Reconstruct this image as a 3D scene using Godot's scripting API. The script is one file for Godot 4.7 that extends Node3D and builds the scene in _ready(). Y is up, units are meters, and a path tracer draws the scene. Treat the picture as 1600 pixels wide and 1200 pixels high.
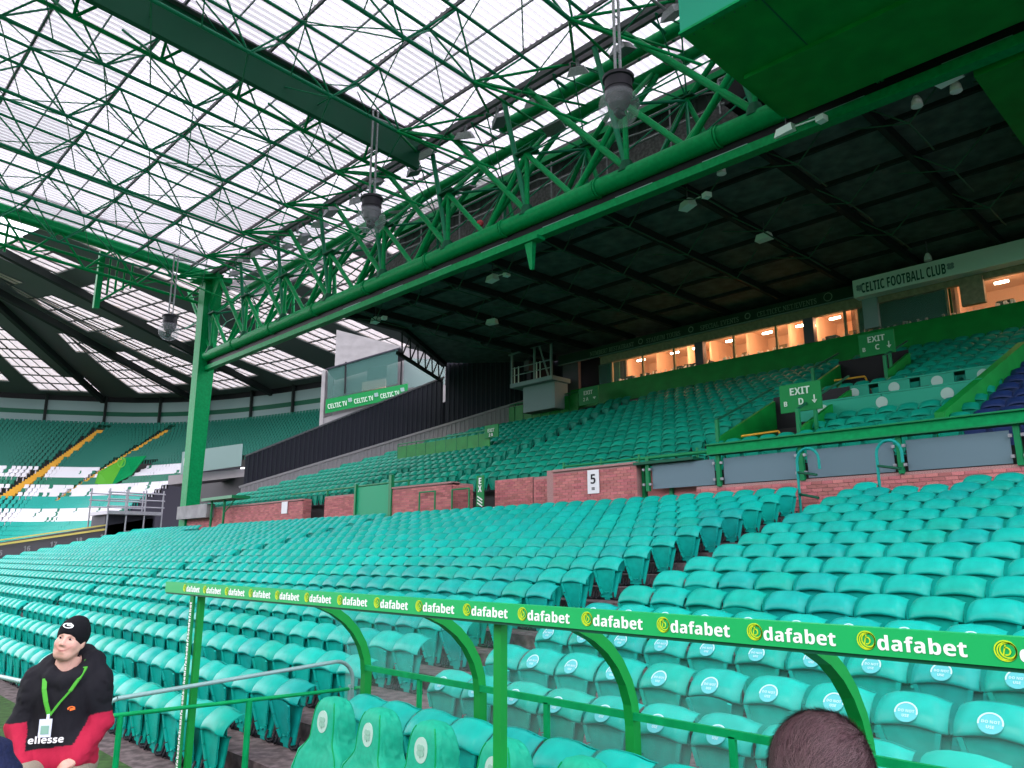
extends Node3D

const G := 1.85                      # height of the camera above the pitch; heights below are measured from the camera
const SP := 4.03                     # module of the trusses along the stand
const UNIT := 0.2368                 # rake of the lower terrace
var M := {}
var taken := {}
var rng := RandomNumberGenerator.new()
var rod_mesh: ArrayMesh
var cam: Camera3D
var plain = func(_p): return Color(1, 1, 1)

func P(a: float, b: float, h: float) -> Vector3:   # a along the stand (away to the left), b into the stand, h above the camera
	return Vector3(b, h + G, -a)

# ---------------------------------------------------------------- mesh building
class MB:
	var v := PackedVector3Array()
	var n := PackedVector3Array()
	var t := PackedVector2Array()
	var c := PackedColorArray()
	var col := Color(1, 1, 1)
	func tri(p: Vector3, q: Vector3, r: Vector3, np := Vector3.ZERO, nq := Vector3.ZERO, nr := Vector3.ZERO):
		if np == Vector3.ZERO:
			np = (q - p).cross(r - p)
			if np.length_squared() < 1e-16: return
			np = np.normalized(); nq = np; nr = np
		v.append(p); v.append(r); v.append(q)
		n.append(np); n.append(nr); n.append(nq)
		t.append(Vector2(p.x + p.z, p.y)); t.append(Vector2(r.x + r.z, r.y)); t.append(Vector2(q.x + q.z, q.y))
		for i in 3: c.append(col)
	func quad(p: Vector3, q: Vector3, r: Vector3, s: Vector3):
		tri(p, q, r); tri(p, r, s)
	func hexa(b: Array, u: Array):           # bottom four (counter-clockwise from above) and top four corners
		quad(u[0], u[1], u[2], u[3]); quad(b[3], b[2], b[1], b[0])
		for i in 4:
			var j = (i + 1) % 4
			quad(b[i], b[j], u[j], u[i])
	func box(ce: Vector3, s: Vector3, bs := Basis()):
		var h = s / 2
		var k := []
		for y in [-1, 1]:
			var ring := []
			for xz in [[-1, 1], [1, 1], [1, -1], [-1, -1]]:
				ring.append(ce + bs * Vector3(xz[0] * h.x, y * h.y, xz[1] * h.z))
			k.append(ring)
		hexa(k[0], k[1])
	func frame(d: Vector3) -> Basis:
		d = d.normalized()
		var up = Vector3.UP if absf(d.y) < 0.95 else Vector3.RIGHT
		var x = up.cross(d).normalized()
		return Basis(x, d.cross(x), d)
	func beam(p: Vector3, q: Vector3, w: float, h: float):   # a box from p to q
		box((p + q) / 2, Vector3(w, h, p.distance_to(q)), frame(q - p))
	func tube(p: Vector3, q: Vector3, r0: float, r1 := -1.0, k := 8, caps := true):
		if r1 < 0: r1 = r0
		var f = frame(q - p)
		for i in k:
			var a0 = TAU * i / k
			var a1 = TAU * (i + 1) / k
			var d0 = f.x * cos(a0) + f.y * sin(a0)
			var d1 = f.x * cos(a1) + f.y * sin(a1)
			tri(p + d0 * r0, p + d1 * r0, q + d1 * r1, d0, d1, d1)
			tri(p + d0 * r0, q + d1 * r1, q + d0 * r1, d0, d1, d0)
			if caps:
				tri(q, q + d0 * r1, q + d1 * r1); tri(p, p + d1 * r0, p + d0 * r0)
	func path(pts: Array, r: float, k := 8):
		for i in pts.size() - 1:
			tube(pts[i], pts[i + 1], r, r, k, true)
	func lathe(prof: Array, k := 16, o := Vector3.ZERO):     # profile of Vector2(radius, y), upwards
		for j in prof.size() - 1:
			var a = prof[j]
			var b = prof[j + 1]
			var sl = Vector2(b.y - a.y, a.x - b.x).normalized()
			for i in k:
				var d0 = Vector3(cos(TAU * i / k), 0, -sin(TAU * i / k))
				var d1 = Vector3(cos(TAU * (i + 1) / k), 0, -sin(TAU * (i + 1) / k))
				var n0 = (d0 * sl.x + Vector3.UP * sl.y)
				var n1 = (d1 * sl.x + Vector3.UP * sl.y)
				var y0 = Vector3.UP * a.y + o
				var y1 = Vector3.UP * b.y + o
				if a.x > 1e-5: tri(d0 * a.x + y0, d1 * a.x + y0, d1 * b.x + y1, n0, n1, n1)
				if b.x > 1e-5: tri(d0 * a.x + y0, d1 * b.x + y1, d0 * b.x + y1, n0, n1, n0)
	func grid(pt: Callable, nu: int, nv: int, flip := false):   # smooth surface through pt(i, j)
		var g := []
		for j in nv + 1:
			var row := []
			for i in nu + 1: row.append(pt.call(i, j))
			g.append(row)
		var m := []
		for j in nv + 1:
			var row := []
			for i in nu + 1:
				var du = g[j][mini(i + 1, nu)] - g[j][maxi(i - 1, 0)]
				var dv = g[mini(j + 1, nv)][i] - g[maxi(j - 1, 0)][i]
				var nn = du.cross(dv).normalized()
				row.append(-nn if flip else nn)
			m.append(row)
		for j in nv:
			for i in nu:
				if flip:
					tri(g[j][i], g[j + 1][i], g[j + 1][i + 1], m[j][i], m[j + 1][i], m[j + 1][i + 1])
					tri(g[j][i], g[j + 1][i + 1], g[j][i + 1], m[j][i], m[j + 1][i + 1], m[j][i + 1])
				else:
					tri(g[j][i], g[j][i + 1], g[j + 1][i + 1], m[j][i], m[j][i + 1], m[j + 1][i + 1])
					tri(g[j][i], g[j + 1][i + 1], g[j + 1][i], m[j][i], m[j + 1][i + 1], m[j + 1][i])
	func prism(poly: PackedVector2Array, o: Vector3, ex: Vector3, ey: Vector3, depth: float):   # polygon in the plane (ex, ey), thickened both ways
		var ez = ex.cross(ey).normalized() * depth / 2
		if Geometry2D.is_polygon_clockwise(poly): poly.reverse()
		var ix = Geometry2D.triangulate_polygon(poly)
		for i in range(0, ix.size(), 3):
			var p = []
			for k in 3: p.append(o + ex * poly[ix[i + k]].x + ey * poly[ix[i + k]].y)
			var fl = (p[1] - p[0]).cross(p[2] - p[0]).dot(ez) < 0
			if fl: p.reverse()
			tri(p[0] + ez, p[1] + ez, p[2] + ez); tri(p[2] - ez, p[1] - ez, p[0] - ez)
		for i in poly.size():
			var a = poly[i]
			var b = poly[(i + 1) % poly.size()]
			var pa = o + ex * a.x + ey * a.y
			var pb = o + ex * b.x + ey * b.y
			quad(pa - ez, pb - ez, pb + ez, pa + ez)
	func add(o: MB, xf: Transform3D):
		for i in o.v.size():
			v.append(xf * o.v[i]); n.append((xf.basis * o.n[i]).normalized()); t.append(o.t[i]); c.append(o.c[i])
	func mesh(mt: Material = null, into: ArrayMesh = null) -> ArrayMesh:
		var ar := []
		ar.resize(Mesh.ARRAY_MAX)
		ar[Mesh.ARRAY_VERTEX] = v; ar[Mesh.ARRAY_NORMAL] = n; ar[Mesh.ARRAY_TEX_UV] = t; ar[Mesh.ARRAY_COLOR] = c
		var am := into if into else ArrayMesh.new()
		am.add_surface_from_arrays(Mesh.PRIMITIVE_TRIANGLES, ar)
		if mt: am.surface_set_material(am.get_surface_count() - 1, mt)
		return am

# ---------------------------------------------------------------- nodes
func numbered(called: String, parent: Node) -> String:
	var key = str(parent.get_instance_id()) + called
	var k = taken.get(key, 0)
	taken[key] = k + 1
	return called if k == 0 else "%s_%03d" % [called, k]

func put(called: String, what, mt: Material, parent: Node = self, xf := Transform3D()) -> MeshInstance3D:
	var o := MeshInstance3D.new()
	o.name = numbered(called, parent)
	o.mesh = what.mesh() if what is MB else what
	if mt: o.material_override = mt
	o.transform = xf
	parent.add_child(o, true)
	return o

func tag(o: Node, label: String, category := "", group := "", kind := "") -> Node:
	if label: o.set_meta("label", label)
	if category: o.set_meta("category", category)
	if group: o.set_meta("group", group)
	if kind: o.set_meta("kind", kind)
	return o

func thing(called: String, label: String, category: String, group := "", xf := Transform3D()) -> Node3D:
	var o := Node3D.new()
	o.name = numbered(called, self)
	add_child(o, true)
	o.transform = xf
	tag(o, label, category, group)
	return o

func setting(called: String, mb, mt: Material) -> MeshInstance3D:
	var o = put(called, mb, mt)
	o.set_meta("kind", "structure")
	return o

func stuff(called: String, mb, mt: Material, parent: Node) -> MeshInstance3D:
	var o = put(called, mb, mt, parent)
	o.set_meta("kind", "stuff")
	return o

func rod(called: String, p: Vector3, q: Vector3, r: float, mt: Material, parent: Node) -> MeshInstance3D:   # a round bar: one shared mesh
	if rod_mesh == null:
		var m := MB.new()
		m.tube(Vector3(0, 0, 0), Vector3(0, 0, 1), 1, 1, 8)
		rod_mesh = m.mesh()
	var f = MB.new().frame(q - p)
	return put(called, rod_mesh, mt, parent, Transform3D(Basis(f.x * r, f.y * r, f.z * p.distance_to(q)), p))

func many(called: String, m: Mesh, mt: Material, xfs: Array, parent: Node = self, cols: Array = []) -> MultiMeshInstance3D:
	var mm := MultiMesh.new()
	mm.transform_format = MultiMesh.TRANSFORM_3D
	mm.use_colors = cols.size() > 0
	mm.mesh = m
	mm.instance_count = xfs.size()
	for i in xfs.size():
		mm.set_instance_transform(i, xfs[i])
		if cols.size(): mm.set_instance_color(i, cols[i])
	var o := MultiMeshInstance3D.new()
	o.name = numbered(called, parent)
	o.multimesh = mm
	if mt: o.material_override = mt
	parent.add_child(o, true)
	o.set_meta("kind", "stuff")
	return o

var fonts := {}
func text(called: String, s: String, tall: float, mt: Material, parent: Node, xf: Transform3D, deep := 0.008, weight := 700, face := "Droid Sans", left := false) -> MeshInstance3D:
	var k = face + str(weight)
	if not fonts.has(k):
		var f := SystemFont.new()
		f.font_names = PackedStringArray([face]); f.font_weight = weight
		fonts[k] = f
	var tm := TextMesh.new()
	tm.font = fonts[k]; tm.text = s; tm.font_size = 64; tm.pixel_size = tall / 46.0; tm.depth = deep; tm.curve_step = 2.0
	if left: tm.horizontal_alignment = HORIZONTAL_ALIGNMENT_LEFT
	return put(called, tm, mt, parent, xf)

const TO_PITCH := Basis(Vector3(0, 0, 1), Vector3(0, 1, 0), Vector3(-1, 0, 0))   # local x runs to the right in view, local z faces the pitch

func lin(r: float, g: float, b: float) -> Color:
	return Color(r, g, b).linear_to_srgb()

func mat(called: String, c: Color, rough := 0.5, metal := 0.0) -> StandardMaterial3D:
	var m := StandardMaterial3D.new()
	m.resource_name = called
	m.albedo_color = c.linear_to_srgb(); m.roughness = rough; m.metallic = metal
	m.cull_mode = BaseMaterial3D.CULL_DISABLED
	m.metallic_specular = 0.32
	M[called] = m
	return m

func noise(sd: int, freq: float, lo: Color, hi: Color, oct := 4, size := 256) -> NoiseTexture2D:
	var f := FastNoiseLite.new()
	f.seed = sd; f.frequency = freq; f.fractal_octaves = oct
	var g := Gradient.new()
	g.set_color(0, lo); g.set_color(1, hi)
	var t := NoiseTexture2D.new()
	t.width = size; t.height = size; t.seamless = true; t.noise = f; t.color_ramp = g
	return t

func grain(m: StandardMaterial3D, sd: int, scale: float, lo := 0.8, freq := 0.02, bump := 0.0):    # mottled colour on world axes
	m.albedo_texture = noise(sd, freq, Color(lo, lo, lo), Color(1, 1, 1), 5)
	m.uv1_triplanar = true; m.uv1_world_triplanar = true
	m.uv1_scale = Vector3.ONE * scale
	if bump > 0:
		m.heightmap_enabled = true
		m.heightmap_texture = noise(sd + 50, 0.06, Color(0, 0, 0), Color(1, 1, 1), 5)
		m.heightmap_scale = bump

func glass(called: String, c: Color, alpha: float) -> StandardMaterial3D:
	var m = mat(called, c, 0.06)
	m.albedo_color.a = alpha
	m.transparency = BaseMaterial3D.TRANSPARENCY_ALPHA
	return m

func lamp_glow(called: String, c: Color, e: float) -> StandardMaterial3D:
	var m = mat(called, Color(0.8, 0.8, 0.8), 0.4)
	m.emission_enabled = true; m.emission = c.linear_to_srgb(); m.emission_energy_multiplier = e
	return m

func materials():
	var m
	for q in [["seat", 1.0, 1.0], ["seat_b", 0.90, 0.96], ["seat_c", 1.06, 1.05], ["seat_d", 0.96, 0.90]]:
		m = mat(q[0], Color(0.004 + 0.012 * absf(q[1] - 1.0), 0.385 * q[1], 0.315 * q[2]), 0.36)
		grain(m, 3, 0.8, 0.87, 0.03); m.metallic_specular = 0.30
	m = mat("seat_many", Color(0.004, 0.385, 0.315), 0.36); m.vertex_color_use_as_albedo = true; m.metallic_specular = 0.22
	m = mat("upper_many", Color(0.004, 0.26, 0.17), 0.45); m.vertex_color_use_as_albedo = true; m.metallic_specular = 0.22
	m = mat("seat_dark", Color(0.004, 0.30, 0.26), 0.45)
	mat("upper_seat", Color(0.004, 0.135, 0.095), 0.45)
	mat("bracket", Color(0.012, 0.014, 0.018), 0.5)
	mat("seat_navy", Color(0.012, 0.03, 0.11), 0.45)
	mat("seat_white", Color(0.72, 0.72, 0.76), 0.45)
	mat("seat_green", Color(0.010, 0.17, 0.10), 0.45)
	m = mat("steel", Color(0.002, 0.31, 0.095), 0.42); grain(m, 5, 0.7, 0.84, 0.03); m.metallic_specular = 0.2
	mat("steel_thin", Color(0.007, 0.20, 0.105), 0.5)
	mat("steel_dark", Color(0.004, 0.095, 0.05), 0.5)
	m = mat("panel_green", Color(0.002, 0.27, 0.04), 0.5); grain(m, 8, 0.25, 0.85, 0.02)
	mat("rail_green", Color(0.006, 0.20, 0.07), 0.4)
	mat("lime", Color(0.10, 0.42, 0.03), 0.5)
	mat("gate_green", Color(0.004, 0.32, 0.15), 0.5)
	m = mat("board_teal", Color(0.015, 0.30, 0.19), 0.5)
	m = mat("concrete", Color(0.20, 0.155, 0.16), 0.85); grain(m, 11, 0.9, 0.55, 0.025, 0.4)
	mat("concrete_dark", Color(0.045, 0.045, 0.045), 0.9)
	m = mat("concrete_pale", Color(0.42, 0.40, 0.38), 0.85); grain(m, 12, 0.5, 0.75, 0.02)
	m = mat("beige", Color(0.34, 0.31, 0.20), 0.8); grain(m, 13, 0.8, 0.8, 0.02)
	m = mat("mortar", Color(0.56, 0.32, 0.31), 0.9); grain(m, 14, 3.0, 0.7, 0.05)
	m = mat("brick", Color(0.78, 0.28, 0.28), 0.85); m.vertex_color_use_as_albedo = true; grain(m, 15, 4.0, 0.7, 0.06)
	mat("yellow", Color(0.62, 0.34, 0.035), 0.6)
	mat("yellow_line", Color(0.75, 0.62, 0.16), 0.6)
	m = mat("dark_clad", Color(0.028, 0.028, 0.042), 0.55)
	m = mat("grey_clad", Color(0.34, 0.31, 0.335), 0.6)
	m = mat("soffit", Color(0.14, 0.18, 0.165), 0.7); grain(m, 16, 0.3, 0.7, 0.02)
	mat("joist", Color(0.016, 0.024, 0.022), 0.7)
	mat("joist_green", Color(0.03, 0.10, 0.06), 0.6)
	m = mat("corner_roof", Color(0.12, 0.14, 0.14), 0.7)
	m = mat("galv", Color(0.42, 0.42, 0.46), 0.42, 0.35); grain(m, 17, 1.5, 0.75, 0.04)
	mat("galv_dark", Color(0.12, 0.115, 0.13), 0.5, 0.2)
	m = mat("handrail", Color(0.22, 0.36, 0.35), 0.4, 0.2)
	mat("white", Color(0.76, 0.76, 0.78), 0.55)
	mat("crest_pale", Color(0.34, 0.50, 0.44), 0.6)
	m = mat("white_wall", Color(0.36, 0.35, 0.36), 0.75); grain(m, 18, 0.2, 0.82, 0.02)
	mat("pale_band", Color(0.24, 0.34, 0.34), 0.7)
	mat("black", Color(0.010, 0.010, 0.013), 0.5)
	mat("lens", Color(0.004, 0.004, 0.006), 0.08)
	mat("fitting", Color(0.035, 0.030, 0.042), 0.45)
	m = mat("gutter_grey", Color(0.17, 0.16, 0.17), 0.7); grain(m, 41, 0.8, 0.6, 0.03)
	mat("sign_dark", Color(0.012, 0.045, 0.026), 0.6)
	mat("sign_text", Color(0.24, 0.32, 0.24), 0.6)
	mat("sign_grey", Color(0.74, 0.88, 0.84), 0.6)
	mat("sign_ink", Color(0.02, 0.09, 0.075), 0.6)
	mat("exit_green", Color(0.004, 0.20, 0.05), 0.6)
	mat("fascia", Color(0.012, 0.36, 0.10), 0.35)
	mat("logo", Color(0.50, 0.66, 0.02), 0.4)
	mat("orange_wall", Color(0.78, 0.58, 0.45), 0.8)
	mat("red", Color(0.42, 0.05, 0.06), 0.6)
	mat("sticker", Color(0.08, 0.42, 0.44), 0.5)
	mat("sticker_print", Color(0.42, 0.64, 0.68), 0.5)
	mat("exit_letter", Color(0.50, 0.66, 0.55), 0.5)
	m = mat("cover", Color(0.006, 0.35, 0.215), 0.6)
	grain(m, 21, 2.5, 0.88, 0.03)
	mat("crest_grey", Color(0.22, 0.40, 0.32), 0.6)
	m = mat("grass", Color(0.05, 0.13, 0.03), 0.9); grain(m, 22, 0.6, 0.6, 0.05)
	m = mat("asphalt", Color(0.07, 0.07, 0.075), 0.9); grain(m, 23, 1.0, 0.7, 0.04)
	for k in 4:
		glass("poly_%d" % k, Color(0.86, 0.74, 0.80).lerp(Color(0.72, 0.62, 0.66), 0.33 * k), 0.655 + 0.03 * k)
		glass("poly_rib_%d" % k, Color(0.66, 0.58, 0.64), 0.80 + 0.025 * k)
	glass("rooflight", Color(0.84, 0.71, 0.65), 0.58)
	glass("clear", Color(0.7, 0.95, 0.9), 0.08)
	m = mat("dome_glass", Color(0.52, 0.54, 0.60), 0.28); m.albedo_color.a = 0.22; m.transparency = BaseMaterial3D.TRANSPARENCY_ALPHA; m.metallic_specular = 0.6
	m = mat("screen_glass", Color(0.15, 0.23, 0.275), 0.4); m.albedo_color.a = 0.86; m.transparency = BaseMaterial3D.TRANSPARENCY_ALPHA
	glass("box_glass", Color(0.10, 0.22, 0.20), 0.45)
	lamp_glow("bulb", Color(1.0, 0.86, 0.68), 9.0)
	var f := Color(0.52, 0.30, 0.25)
	m = mat("skin", f, 0.5); m.vertex_color_use_as_albedo = true; m.albedo_color = Color(1, 1, 1); m.subsurf_scatter_enabled = true; m.subsurf_scatter_strength = 0.08
	m = mat("hoodie", Color(1, 1, 1), 0.85); m.vertex_color_use_as_albedo = true; grain(m, 31, 9.0, 0.92, 0.05)
	m = mat("knit", Color(0.008, 0.009, 0.014), 0.95); grain(m, 32, 14.0, 0.5, 0.05, 0.3)
	m = mat("khaki", Color(0.30, 0.26, 0.20), 0.9); grain(m, 33, 6.0, 0.8, 0.05)
	m = mat("navy_cloth", Color(0.008, 0.014, 0.055), 0.8); grain(m, 34, 5.0, 0.7, 0.05, 0.4)
	m = mat("hair", Color(0.105, 0.060, 0.066), 0.6); grain(m, 35, 22.0, 0.45, 0.05, 0.3)
	m = mat("strand", Color(0.105, 0.060, 0.066), 0.45); m.vertex_color_use_as_albedo = true
	m = mat("lanyard", Color(0.06, 0.32, 0.03), 0.6)
	mat("badge", Color(0.62, 0.66, 0.80), 0.35)
	mat("orange", Color(0.80, 0.16, 0.03), 0.6)
	mat("eye", Color(0.33, 0.30, 0.29), 0.3)

# ---------------------------------------------------------------- seats
const ORD := ["first", "second", "third", "fourth", "fifth", "sixth", "seventh", "eighth", "ninth", "tenth", "eleventh", "twelfth", "thirteenth", "fourteenth", "fifteenth", "sixteenth", "seventeenth", "eighteenth", "nineteenth", "twentieth"]
func nth(k: int) -> String:
	if k < 20: return ORD[k]
	var tens = ["", "", "twenty", "thirty", "forty", "fifty", "sixty"]
	var j = k + 1
	if j % 10 == 0: return {20: "twentieth", 30: "thirtieth", 40: "fortieth", 50: "fiftieth"}[j]
	return tens[j / 10] + "-" + ORD[j % 10 - 1]

func seat_back(nu: int, nv: int) -> MB:      # bulging upper shell that ends in an arched lip, plain shell below it
	var m := MB.new()
	var prof = [Vector2(-0.42, -0.055), Vector2(-0.20, -0.060), Vector2(-0.035, -0.064), Vector2(-0.012, -0.050), Vector2(-0.012, 0.010), Vector2(0.000, 0.024), Vector2(0.020, 0.025), Vector2(0.062, 0.011), Vector2(0.105, -0.016), Vector2(0.145, -0.056), Vector2(0.180, -0.100), Vector2(0.200, -0.140), Vector2(0.200, -0.172)]
	var pick = [0, 2, 3, 4, 5, 6, 7, 8, 9, 10, 11, 12] if nv > 8 else [0, 2, 3, 4, 5, 7, 10, 12]
	var last = pick.size() - 1
	var face = func(i, j, off):
		var u = 2.0 * i / nu - 1.0
		var p: Vector2 = prof[pick[j]]
		var au = absf(u)
		var top = clampf((p.x + 0.02) / 0.22, 0, 1)
		var arch = (0.040 * (1 - u * u) - 0.018) * (1.0 - clampf((p.x - 0.03) / 0.14, 0, 1)) if p.x > -0.04 else 0.0
		var hw = (0.236 - 0.014 * top * top) * lerpf(0.60, 1.0, smoothstep(-0.46, -0.06, p.x))
		var y = p.x + arch - 0.050 * pow(au, 3.0) * top * top
		var z = p.y - 0.018 * u * u * top - (0.055 if p.x > -0.02 else 0.02) * smoothstep(0.78, 1.0, au)
		return Vector3(u * hw, y, z - off)
	m.grid(func(i, j): return face.call(i, j, 0.0), nu, last)
	m.grid(func(i, j):
		var q: Vector3 = face.call(i, j, 0.0)
		return Vector3(q.x, q.y, minf(q.z, -0.055) - 0.014), nu, last, true)
	return m

func seat_pan(nu: int) -> MB:                # tipped up under the lip: trapezoid with two ribs
	var m := MB.new()
	var hw = [0.196, 0.160, 0.116, 0.085]
	var yy = [-0.004, -0.14, -0.28, -0.37]
	var zz = [-0.016, -0.026, -0.042, -0.056]
	m.grid(func(i, j):
		var u = 2.0 * i / nu - 1.0
		return Vector3(u * hw[j], yy[j] + (0.030 * (1 - u * u) - 0.012 if j == 0 else 0.0), zz[j] - 0.010 * (1 - u * u)), nu, 3)
	for s in [-1, 1]:
		for j in 3:
			m.beam(Vector3(s * hw[j] * 0.97, yy[j] - 0.01, zz[j] + 0.010), Vector3(s * hw[j + 1], yy[j + 1], zz[j + 1] + 0.010), 0.020, 0.034)
	m.path([Vector3(-0.03, -0.335, -0.045), Vector3(0, -0.35, -0.04), Vector3(0.03, -0.335, -0.045)], 0.006, 5)
	return m

func seat_leg() -> MB:
	var m := MB.new()
	m.hexa([Vector3(-0.05, -0.455, -0.06), Vector3(0.05, -0.455, -0.06), Vector3(0.05, -0.455, -0.12), Vector3(-0.05, -0.455, -0.12)], [Vector3(-0.060, -0.34, -0.050), Vector3(0.060, -0.34, -0.050), Vector3(0.060, -0.34, -0.11), Vector3(-0.060, -0.34, -0.11)])
	return m

func seat_bracket() -> MB:
	var m := MB.new()
	for s in [-1, 1]:
		m.path([Vector3(s * 0.12, -0.34, -0.05), Vector3(s * 0.14, -0.41, -0.02), Vector3(s * 0.18, -0.44, -0.03), Vector3(s * 0.22, -0.43, -0.06), Vector3(s * 0.22, -0.33, -0.09)], 0.014, 5)
	m.beam(Vector3(-0.25, -0.435, -0.09), Vector3(0.25, -0.435, -0.09), 0.05, 0.04)
	return m

func sticker_mesh() -> ArrayMesh:
	var d := MB.new()
	var r = 0.075
	for i in 20:
		d.tri(Vector3.ZERO, Vector3(cos(TAU * i / 20), sin(TAU * i / 20), 0) * r, Vector3(cos(TAU * (i + 1) / 20), sin(TAU * (i + 1) / 20), 0) * r)
	var am := d.mesh(M.sticker)
	var w := MB.new()
	for i in 14:
		var a0 = deg_to_rad(-10 + 200.0 * i / 14)
		var a1 = deg_to_rad(-10 + 200.0 * (i + 1) / 14)
		var z = Vector3(0, 0, 0.002)
		w.quad(Vector3(cos(a0), sin(a0), 0) * r * 0.86 + z, Vector3(cos(a0), sin(a0), 0) * r + z, Vector3(cos(a1), sin(a1), 0) * r + z, Vector3(cos(a1), sin(a1), 0) * r * 0.86 + z)
	w.mesh(M.sticker_print, am)
	for line in [["DO NOT", 0.008, 0.021], ["USE", -0.028, 0.021]]:
		var tm := TextMesh.new()
		var f := SystemFont.new()
		f.font_names = PackedStringArray(["Droid Sans"]); f.font_weight = 700
		tm.font = f; tm.text = line[0]; tm.font_size = 48; tm.pixel_size = line[2] / 36.0; tm.depth = 0.001; tm.curve_step = 3.0
		var st := SurfaceTool.new()
		for k in tm.get_surface_count():
			st.append_from(tm, k, Transform3D(Basis(), Vector3(0, line[1], 0.002)))
		st.set_material(M.sticker_print)
		st.commit(am)
	return am

func row_at(n: float, a: float) -> Vector3:           # where the seat's front edge is, lower terrace
	return P(a, 8.04 + 0.76 * n, -0.59 + 0.18 * n)

func seats():
	var back = seat_back(12, 11).mesh()
	var pan = seat_pan(8).mesh()
	var leg = seat_leg().mesh()
	var br = seat_bracket().mesh()
	var stick = sticker_mesh()
	var coarse := MB.new()
	coarse.add(seat_back(6, 7), Transform3D()); coarse.add(seat_pan(6), Transform3D()); coarse.add(seat_leg(), Transform3D())
	var cm = coarse.mesh(M.seat_many)
	seat_bracket().mesh(M.bracket, cm)
	# every seat of the lower terrace: [place, row, number from the aisle, block]
	var all := []
	for n in range(-6, 11):
		var ax := 7.75
		var k := 0
		var left := 0
		while ax < 47.5:
			if not (ax > 21.9 and ax < 22.7):
				if not (n >= 9 and ax > 36.2 and ax < 38.2):
					all.append([row_at(n, ax), n, k, "left" if ax < 22 else "far left"])
				k += 1
			elif left == 0:
				left = 1; k = 0
			ax += 0.5
	for n in range(-5, 11):
		var ax := 6.1
		var k := 0
		if n == -5: ax = 6.45
		while ax > 0.4:
			if not (n == 10 and ax < 6.0 and ax > 4.55) and not (n == 9 and ax < 6.3 and ax > 4.9 and false):
				all.append([row_at(n, ax), n, k, "right"])
			k += 1
			ax -= 0.5
	var inv = cam.transform.affine_inverse()
	var score := []
	for i in all.size():
		var q = inv * (all[i][0] as Vector3)
		var w = -q.z
		var sc = 0.0
		if w > 0.5:
			var x = 512 + 768 * q.x / w
			var y = 384 - 768 * q.y / w
			if x > -15 and x < 1039 and y > 0 and y < 790: sc = 1.0 / w
		score.append([sc, i])
	score.sort_custom(func(p, q): return p[0] > q[0])
	var single := {}
	for i in mini(298, score.size()): single[score[i][1]] = true
	var proto: Node3D = null
	var rest := []
	for i in all.size():
		var s = all[i]
		var turn = Basis(Vector3.UP, rng.randf_range(-0.012, 0.012)) * TO_PITCH
		var xf = Transform3D(turn * Basis(Vector3.RIGHT, rng.randf_range(-0.02, 0.02)), s[0])
		if not single.has(i):
			rest.append(xf); continue
		var marked = s[3] == "right" and s[1] >= -4 and s[1] <= -1
		var low = -6 if s[3] != "right" else -5
		var lab = ""
		if s[1] == -5 and s[3] == "right":
			lab = "teal tip-up seat inside the dugout behind the padded seats, %s from the stair" % nth(s[2])
		else:
			lab = "teal tip-up seat%s, %s row up, %s seat %s the stair" % [" with round sticker" if marked else "", nth(s[1] - low), nth(s[2]), "right of" if s[3] == "right" else "left of" if s[3] == "left" else "beyond the far left of"]
		var o: Node3D
		if proto == null:
			proto = Node3D.new()
			put("backrest", back, M.seat, proto); put("seat_pan", pan, M.seat, proto); put("leg", leg, M.seat_dark, proto); put("bracket", br, M.bracket, proto)
			o = proto
		else:
			o = proto.duplicate()
		var shade = M[["seat", "seat", "seat_b", "seat_c", "seat_d"][rng.randi() % 5]]
		o.get_node("backrest").material_override = shade; o.get_node("seat_pan").material_override = shade
		var dip = rng.randf_range(0.0, 0.05) + (0.12 if rng.randf() < 0.08 else 0.0)
		o.get_node("seat_pan").transform = Transform3D(Basis(Vector3.RIGHT, dip), Vector3(0, -0.37, 0) - Basis(Vector3.RIGHT, dip) * Vector3(0, -0.37, 0))
		o.name = numbered("stadium_seat", self)
		add_child(o, true)
		o.transform = xf
		tag(o, lab, "seat", "teal tip-up seats of the lower terrace")
		if marked and o != proto:
			put("sticker", stick, null, o.get_node("backrest"), Transform3D(Basis(Vector3.RIGHT, -0.70), Vector3(rng.randf_range(-0.012, 0.012), 0.094, 0.003)))
	var tints := []
	for i in rest.size():
		var k = rng.randf_range(0.86, 1.06)
		tints.append(Color(k, k, k * rng.randf_range(0.95, 1.03)))
	tag(many("stadium_seats", cm, null, rest, self, tints), "farther rows of teal tip-up seats on the lower terrace up to the brick wall", "seats")

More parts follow.
